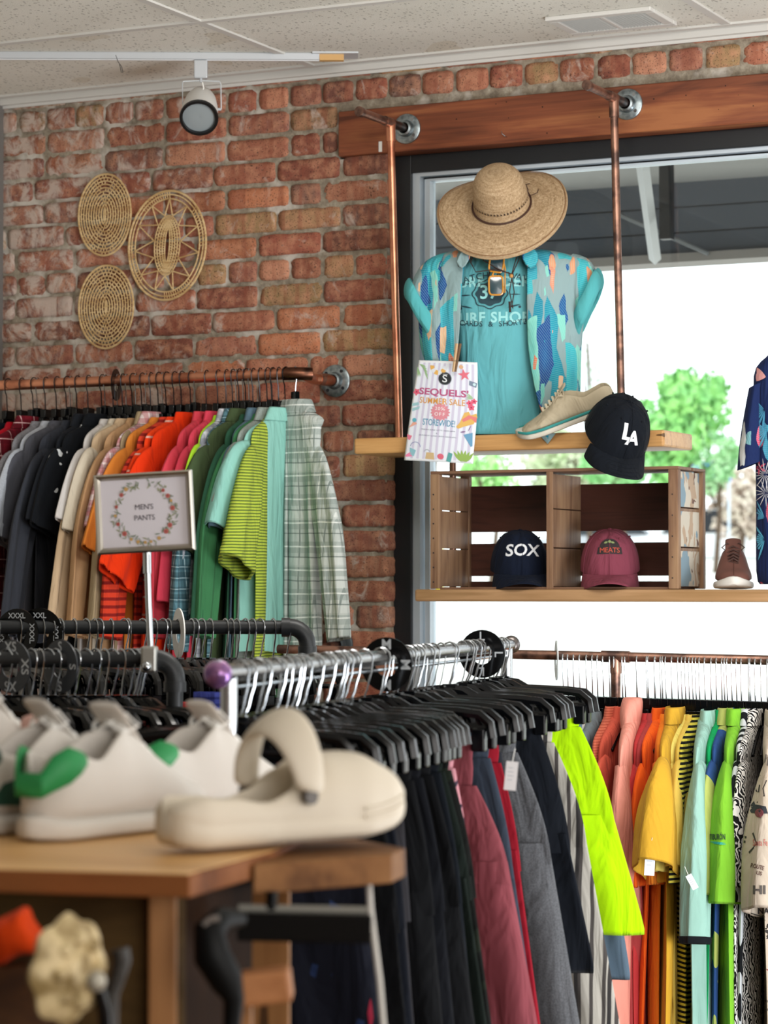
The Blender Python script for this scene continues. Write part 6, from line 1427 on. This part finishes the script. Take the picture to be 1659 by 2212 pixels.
# small wooden block arm, black bracket and grey bar on the right side
t2 = thing('black_display_arm', 'black metal arm with a pale top bar fixed beside the wooden table', 'display arm', PD(600, 2000, 2.5))
a_, b_ = PD(515, 1962, 2.5), PD(795, 1968, 2.5)
MB().tube([a_, b_], .0042, 10).build('bar', plain('7d7b74', .5, .2, 'pale_metal'), t2, world=True)
MB().box((0, -.012, -.030), ((b_-a_).length+.004, .004, -.004), frame(a_, b_-a_, (0, 0, 1))).build('tray', plain('0b0908', .7, 0, 'black_metal', spec=.1), t2, world=True, smooth=False, bevel=.002)
MB().tube([PD(588, 1925, 2.5), PD(586, 1965, 2.5)], .006, 8).build('stem', BLKPLASTIC, t2, world=True)
mb = MB(); mb.tube([PD(520, 1985, 2.42), PD(478, 1985, 2.4), PD(452, 2010, 2.38), PD(458, 2065, 2.38), PD(490, 2120, 2.38), PD(505, 2160, 2.38), PD(500, 2230, 2.38)], [.008, .012, .015, .018, .016, .010, .008], 12); mb.build('bracket', plain('08090a', .5, 0, 'black_iron', spec=.15), t2, world=True)
mb = MB(); mb.tube([PD(440, 1998, 2.37), PD(456, 1985, 2.37), PD(474, 1984, 2.37)], .003, 8); mb.build('pale_edge', plain('8a8480', .4, .5, 'pale_edge_metal'), t2, world=True)  # paler strip along the upper edge of the bracket
M = Matrix.Translation(PD(575, 2130, 2.42))@Matrix.Rotation(TH, 4, 'Z')@Matrix.Rotation(-.12, 4, 'Y')
t3 = MB().box((-.024, -.02, -.015), (.024, .02, .015), M).build('wooden_block', wood('9a6238', 'b0764a', 'a86c42', 12, 'X', .5, 'block_wood'), smooth=False, bevel=.004); tag(t3, 'small orange brown wooden block sticking out under the black arm', 'wood block')
t3 = MB().box((-.011, -.01, -.7), (.011, .01, .02), Matrix.Translation(PD(520, 2175, 2.44))@Matrix.Rotation(TH, 4, 'Z')).build('wooden_upright', OAKZ, smooth=False, bevel=.002); tag(t3, 'thin wooden upright below the small wooden block', 'post')
# white cord
q = [(796, 1885), (800, 1960), (810, 2040), (820, 2120), (828, 2215), (832, 2290)]
t3 = MB().tube([PD(a, b, 2.62) for a, b in q], .0032, 8).build('white_cord', plain('cfccc6', .6, 0, 'cord_white')); tag(t3, 'white cord hanging down behind the table ledge', 'cord')
# carved finial, dark hook and orange cloth
t = thing('carved_medallion', 'cream carved flower medallion on a dark rod at the lower left', 'ornament', PD(150, 2090, 2.2))
Mm = frame(PD(150, 2095, 2.2), RT*.52+F0*.854, (RT*.854-F0*.52)); mb = MB(); n = 40
def med(r, k): a = 2*PI*k/n; return r*(1+.06*cos(8*a))
rs = []
for r, z in ((.001, .012), (.012, .014), (.02, .009), (.028, .012), (.04, .006), (.046, -.002), (.042, -.008), (.001, -.008)):
    rs.append([Mm @ Vector((med(r, k)*cos(2*PI*k/n)*1.05, 0, 0))+Mm.to_3x3() @ Vector((0, med(r, k)*sin(2*PI*k/n), z)) for k in range(n)])
m, nt, b = base_mat('carved_cream', .6); n1 = nd(nt, 'TexNoise', Vector=coords(nt), Scale=45., Detail=2.).outputs[0]
nt.links.new(ramp(nt, n1, [(.4, hx('8a7448')), (.58, hx('c9b488'))]), b.inputs['Base Color'])
mb.loft(rs, True, False); mb.build('flower_disc', m, t, world=True)
mb = MB(); 
for k in range(8): a = 2*PI*k/8; mb.ball(Mm @ Vector((.027*cos(a), .027*sin(a), .008)), .009, 10, (1, 1, .8))
mb.build('petals', m, t, world=True)
MB().tube([PD(205, 2118, 2.2), PD(225, 2180, 2.22), PD(232, 2260, 2.22)], .006, 10).build('rod', BLKPLASTIC, t, world=True); MB().ball(PD(207, 2120, 2.17), .009, 12).build('screw_head', plain('a8a294', .4, .3, 'screw'), t, world=True)
t3 = MB().tube([PD(258, 2050, 2.3), PD(264, 2075, 2.3), PD(255, 2110, 2.3), PD(240, 2150, 2.3), PD(238, 2240, 2.3)], [.009, .008, .007, .007, .007], 10).build('dark_hook', plain('2a2622', .5, 0, 'dark_iron')); tag(t3, 'dark blurred hook right of the carved medallion', 'hook')
t3 = thing('orange_cloth', 'crumpled orange red cloth lying at the lower left under the table top', 'cloth', PD(30, 2020, 2.3))
pts = [(-60, 2000), (10, 1980), (48, 1952), (62, 1962), (70, 2005), (115, 2035), (95, 2062), (40, 2060), (20, 2085), (-60, 2100)]
mb = MB(); c_ = PD(30, 2030, 2.3)
ps = [PD(a, b, 2.32) for a, b in pts]; ps2 = [lerp(c_, p, .75)-F0*.03+Vector((0, 0, .003*sin(i*2))) for i, p in enumerate(ps)]; ps3 = [lerp(c_, p, .8)+F0*.06 for p in ps]
mb.loft([ps3, ps, ps2], True, True); mb.build('cloth', fabric('d8420e'), t3, world=True, sub=2)
t3 = MB().box((-.5, -.02, -.12), (.048, .10, -.0), Matrix.Translation(PD(30, 2078, 2.36))@Matrix.Rotation(TH, 4, 'Z')).build('drawer_box', wood('3c2414', '4e3018', '5a3a20', 12, 'X', .5, 'drawer_wood'), smooth=False, bevel=.003); tag(t3, 'open dark wooden drawer under the orange cloth', 'drawer')
# ---- clog
q = PD(600, 1820, 2.62); base = CR((608-830)/F*2.62, 2.62, ZT+.001)
Mc = Matrix.Translation(base)@Matrix.Rotation(TH+.74, 4, 'Z')
CREAM = plain('cfc4b2', .55, 0, 'cream_foam'); CREAM.node_tree.nodes['Principled BSDF'].inputs['Subsurface Weight'].default_value = .0
t = thing('clog', 'cream foam clog with raised heel strap, largest shoe on the table', 'clog', Mc)
L = .30; N = 34
def hw(u): return interp([(0, .012), (.03, .026), (.1, .036), (.25, .038), (.4, .040), (.6, .051), (.75, .054), (.88, .049), (.94, .040), (.98, .030), (1, .020)], u)
def tp(u): return sinterp([(0, .045), (.06, .054), (.2, .052), (.35, .046), (.45, .055), (.53, .078), (.62, .092), (.78, .092), (.92, .076), (.97, .058), (1, .048)], u)
def op(u): return sinterp([(0, .0), (.04, .6), (.1, .84), (.4, .86), (.47, .7), (.56, .0), (1, 0)], u)
rs = []
for i in range(N):
    u = .004+.992*i/(N-1); w_ = hw(u); hh_ = tp(u); g_ = w_*op(u); x = L*(u-.5); zb = .004+.018*max(0, (u-.72)/.28)**2+.01*max(0, (.12-u)/.12)**2; t1 = math.acos(min(1, g_/w_)); o = [(w_*.8, zb), (w_*1.0, zb+.007), (w_*1.04, zb+.018), (w_*.97, zb+.024)]
    for k in range(9): a = t1*k/8; o.append((w_*(cos(a)**.7 if k else 1), zb+.028+(hh_-zb-.028)*(sin(a)/max(.25, sin(t1)))**.85))
    inn = [(g_*.95, hh_+.002), (g_*.86, hh_-.002), (g_*.82, hh_-.02), (g_*.8, zb+.022), (0, zb+.018)]
    if g_ < 1e-4: inn = [(0, hh_-.003*k-.002) for k in range(5)]
    H_2 = o+inn; rs.append([Vector((x, y_, z_)) for y_, z_ in H_2]+[Vector((x, -y_, z_)) for y_, z_ in H_2[::-1]]+[Vector((x, 0, zb))])
MB().loft(rs, True, True).build('foam_body', CREAM, t, sub=1)
mb = MB(); band_ = []
for k in range(21):
    a = PI*k/20; y_ = .047*cos(a); c_ = Vector((-.004-.006*sin(a), y_*1.06, .055+.070*sin(a))); band_.append(c_)
rings = []
for k, c_ in enumerate(band_):
    a = PI*k/20; out = Vector((-.5*sin(a), cos(a), .8*sin(a))).normalized(); wdir = Vector((.95, 0, -.2)) if True else 0; wdir = (wdir-out*wdir.dot(out)).normalized(); ww = lerp(.017, .025, sin(a))
    rings.append([c_+wdir*ww*cos(q_)+out*.0075*sin(q_) for q_ in [2*PI*j/12 for j in range(12)]])
mb.loft(rings, True, True); mb.build('heel_strap', CREAM, t, sub=1)
for s in (1, -1): MB().cyl((-.004, s*.046, .052), (-.004, s*.0535, .052), .008, 16).build('rivet', plain('5a5450', .5, 0, 'rivet_grey'), t)
mb = MB()
for z, u0, u1 in ((.036, .72, .93), (.028, .72, .93)):
    for s in (-1,):
        pp_ = []
        for k in range(12): u = lerp(u0, u1, k/11); pp_.append(Vector((L*(u-.5), s*(hw(u)*1.0), z+.018*max(0, (u-.72)/.28)**2)))
        mb.tube(pp_, .0022, 6)
mb.build('toe_ridge', CREAM, t)
mb = MB()
for u, y_ in ((.62, -.018), (.62, .018), (.7, -.03), (.7, 0), (.7, .03), (.78, -.018), (.78, .018)):
    zt_ = tp(u)*(1-.35*(y_/.05)**2); mb.cyl((L*(u-.5), y_, zt_-.002), (L*(u-.5), y_, zt_+.0006), .0035, 10)
mb.build('vent_holes', plain('8f8578', .8, 0, 'vent_dark'), t)
# ---- white trainers
def tw(px, py, dep, yaw, **k):
    b = PD(px, py, dep); M = Matrix.Translation((b.x, b.y, ZT+.001))@Matrix.Rotation(TH+yaw, 4, 'Z'); return shoe(M, 'trainer', **k)
tw(250, 1830, 2.76, 1.0, label='white trainer with bright green heel tab, left of the clog', upper='cdc7c0', sole='d6d0c8', heel='1f8a4a', group='trainers on the wooden table', hgt=1.28, L=.28)
tw(455, 1830, 2.95, .9, label='second white trainer behind the green heeled one', upper='cdc7c0', sole='d6d0c8', heel='1f8a4a', group='trainers on the wooden table', hgt=1.22, L=.28)
tw(108, 1830, 2.80, .8, label='white trainer with dark green side panel at the far left', upper='cdc7c0', sole='d0cac2', heel='1c4a38', side='1c4a38', group='trainers on the wooden table', hgt=1.3, L=.28)
tw(-30, 1830, 2.98, .8, label='off white trainer cut off by the left edge', upper='c9c3bc', sole='d0cac2', heel='1c4a38', side='1c4a38', group='trainers on the wooden table', hgt=1.5, L=.28)
t3 = MB(); b = PD(85, 1640, 2.98); b.z = ZT
t3 = thing('pink_slipper', 'pale pink ribbed slipper standing on its toe behind the white trainers', 'slipper', b)
mb = MB(); rs = []
for i in range(12):
    f = i/11; z = lerp(.002, .112, f); r_ = lerp(.022, .018, f)*(1+.06*sin(i*2.5)); rs.append([b+RT*(r_*cos(2*PI*k/18)-.004*f)+F0*r_*.8*sin(2*PI*k/18)+ZU*z for k in range(18)])
rs.append([lerp(b+ZU*.118, p, .4) for p in rs[-1]]); mb.loft(rs, True, True); mb.build('knit', heather('d9a79c', 'e2bcb2'), t3, world=True, sub=1)
q = PD(128, 1630, 2.98); q.z = ZT+.058; t3 = thing('red_box', 'small red and white box behind the white trainers', 'box', q)
MB().box((-.016, -.02, -.057), (.016, .02, .028), Matrix.Translation(q)@Matrix.Rotation(TH+.2, 4, 'Z')).build('carton', plain('c22a2c', .5, 0, 'red_card'), t3, world=True, smooth=False, bevel=.002)
MB().box((-.010, -.0215, -.004), (.006, -.02, .024), Matrix.Translation(q)@Matrix.Rotation(TH+.2, 4, 'Z')).build('white_mark', WHITEP, t3, world=True, smooth=False)
poly = None
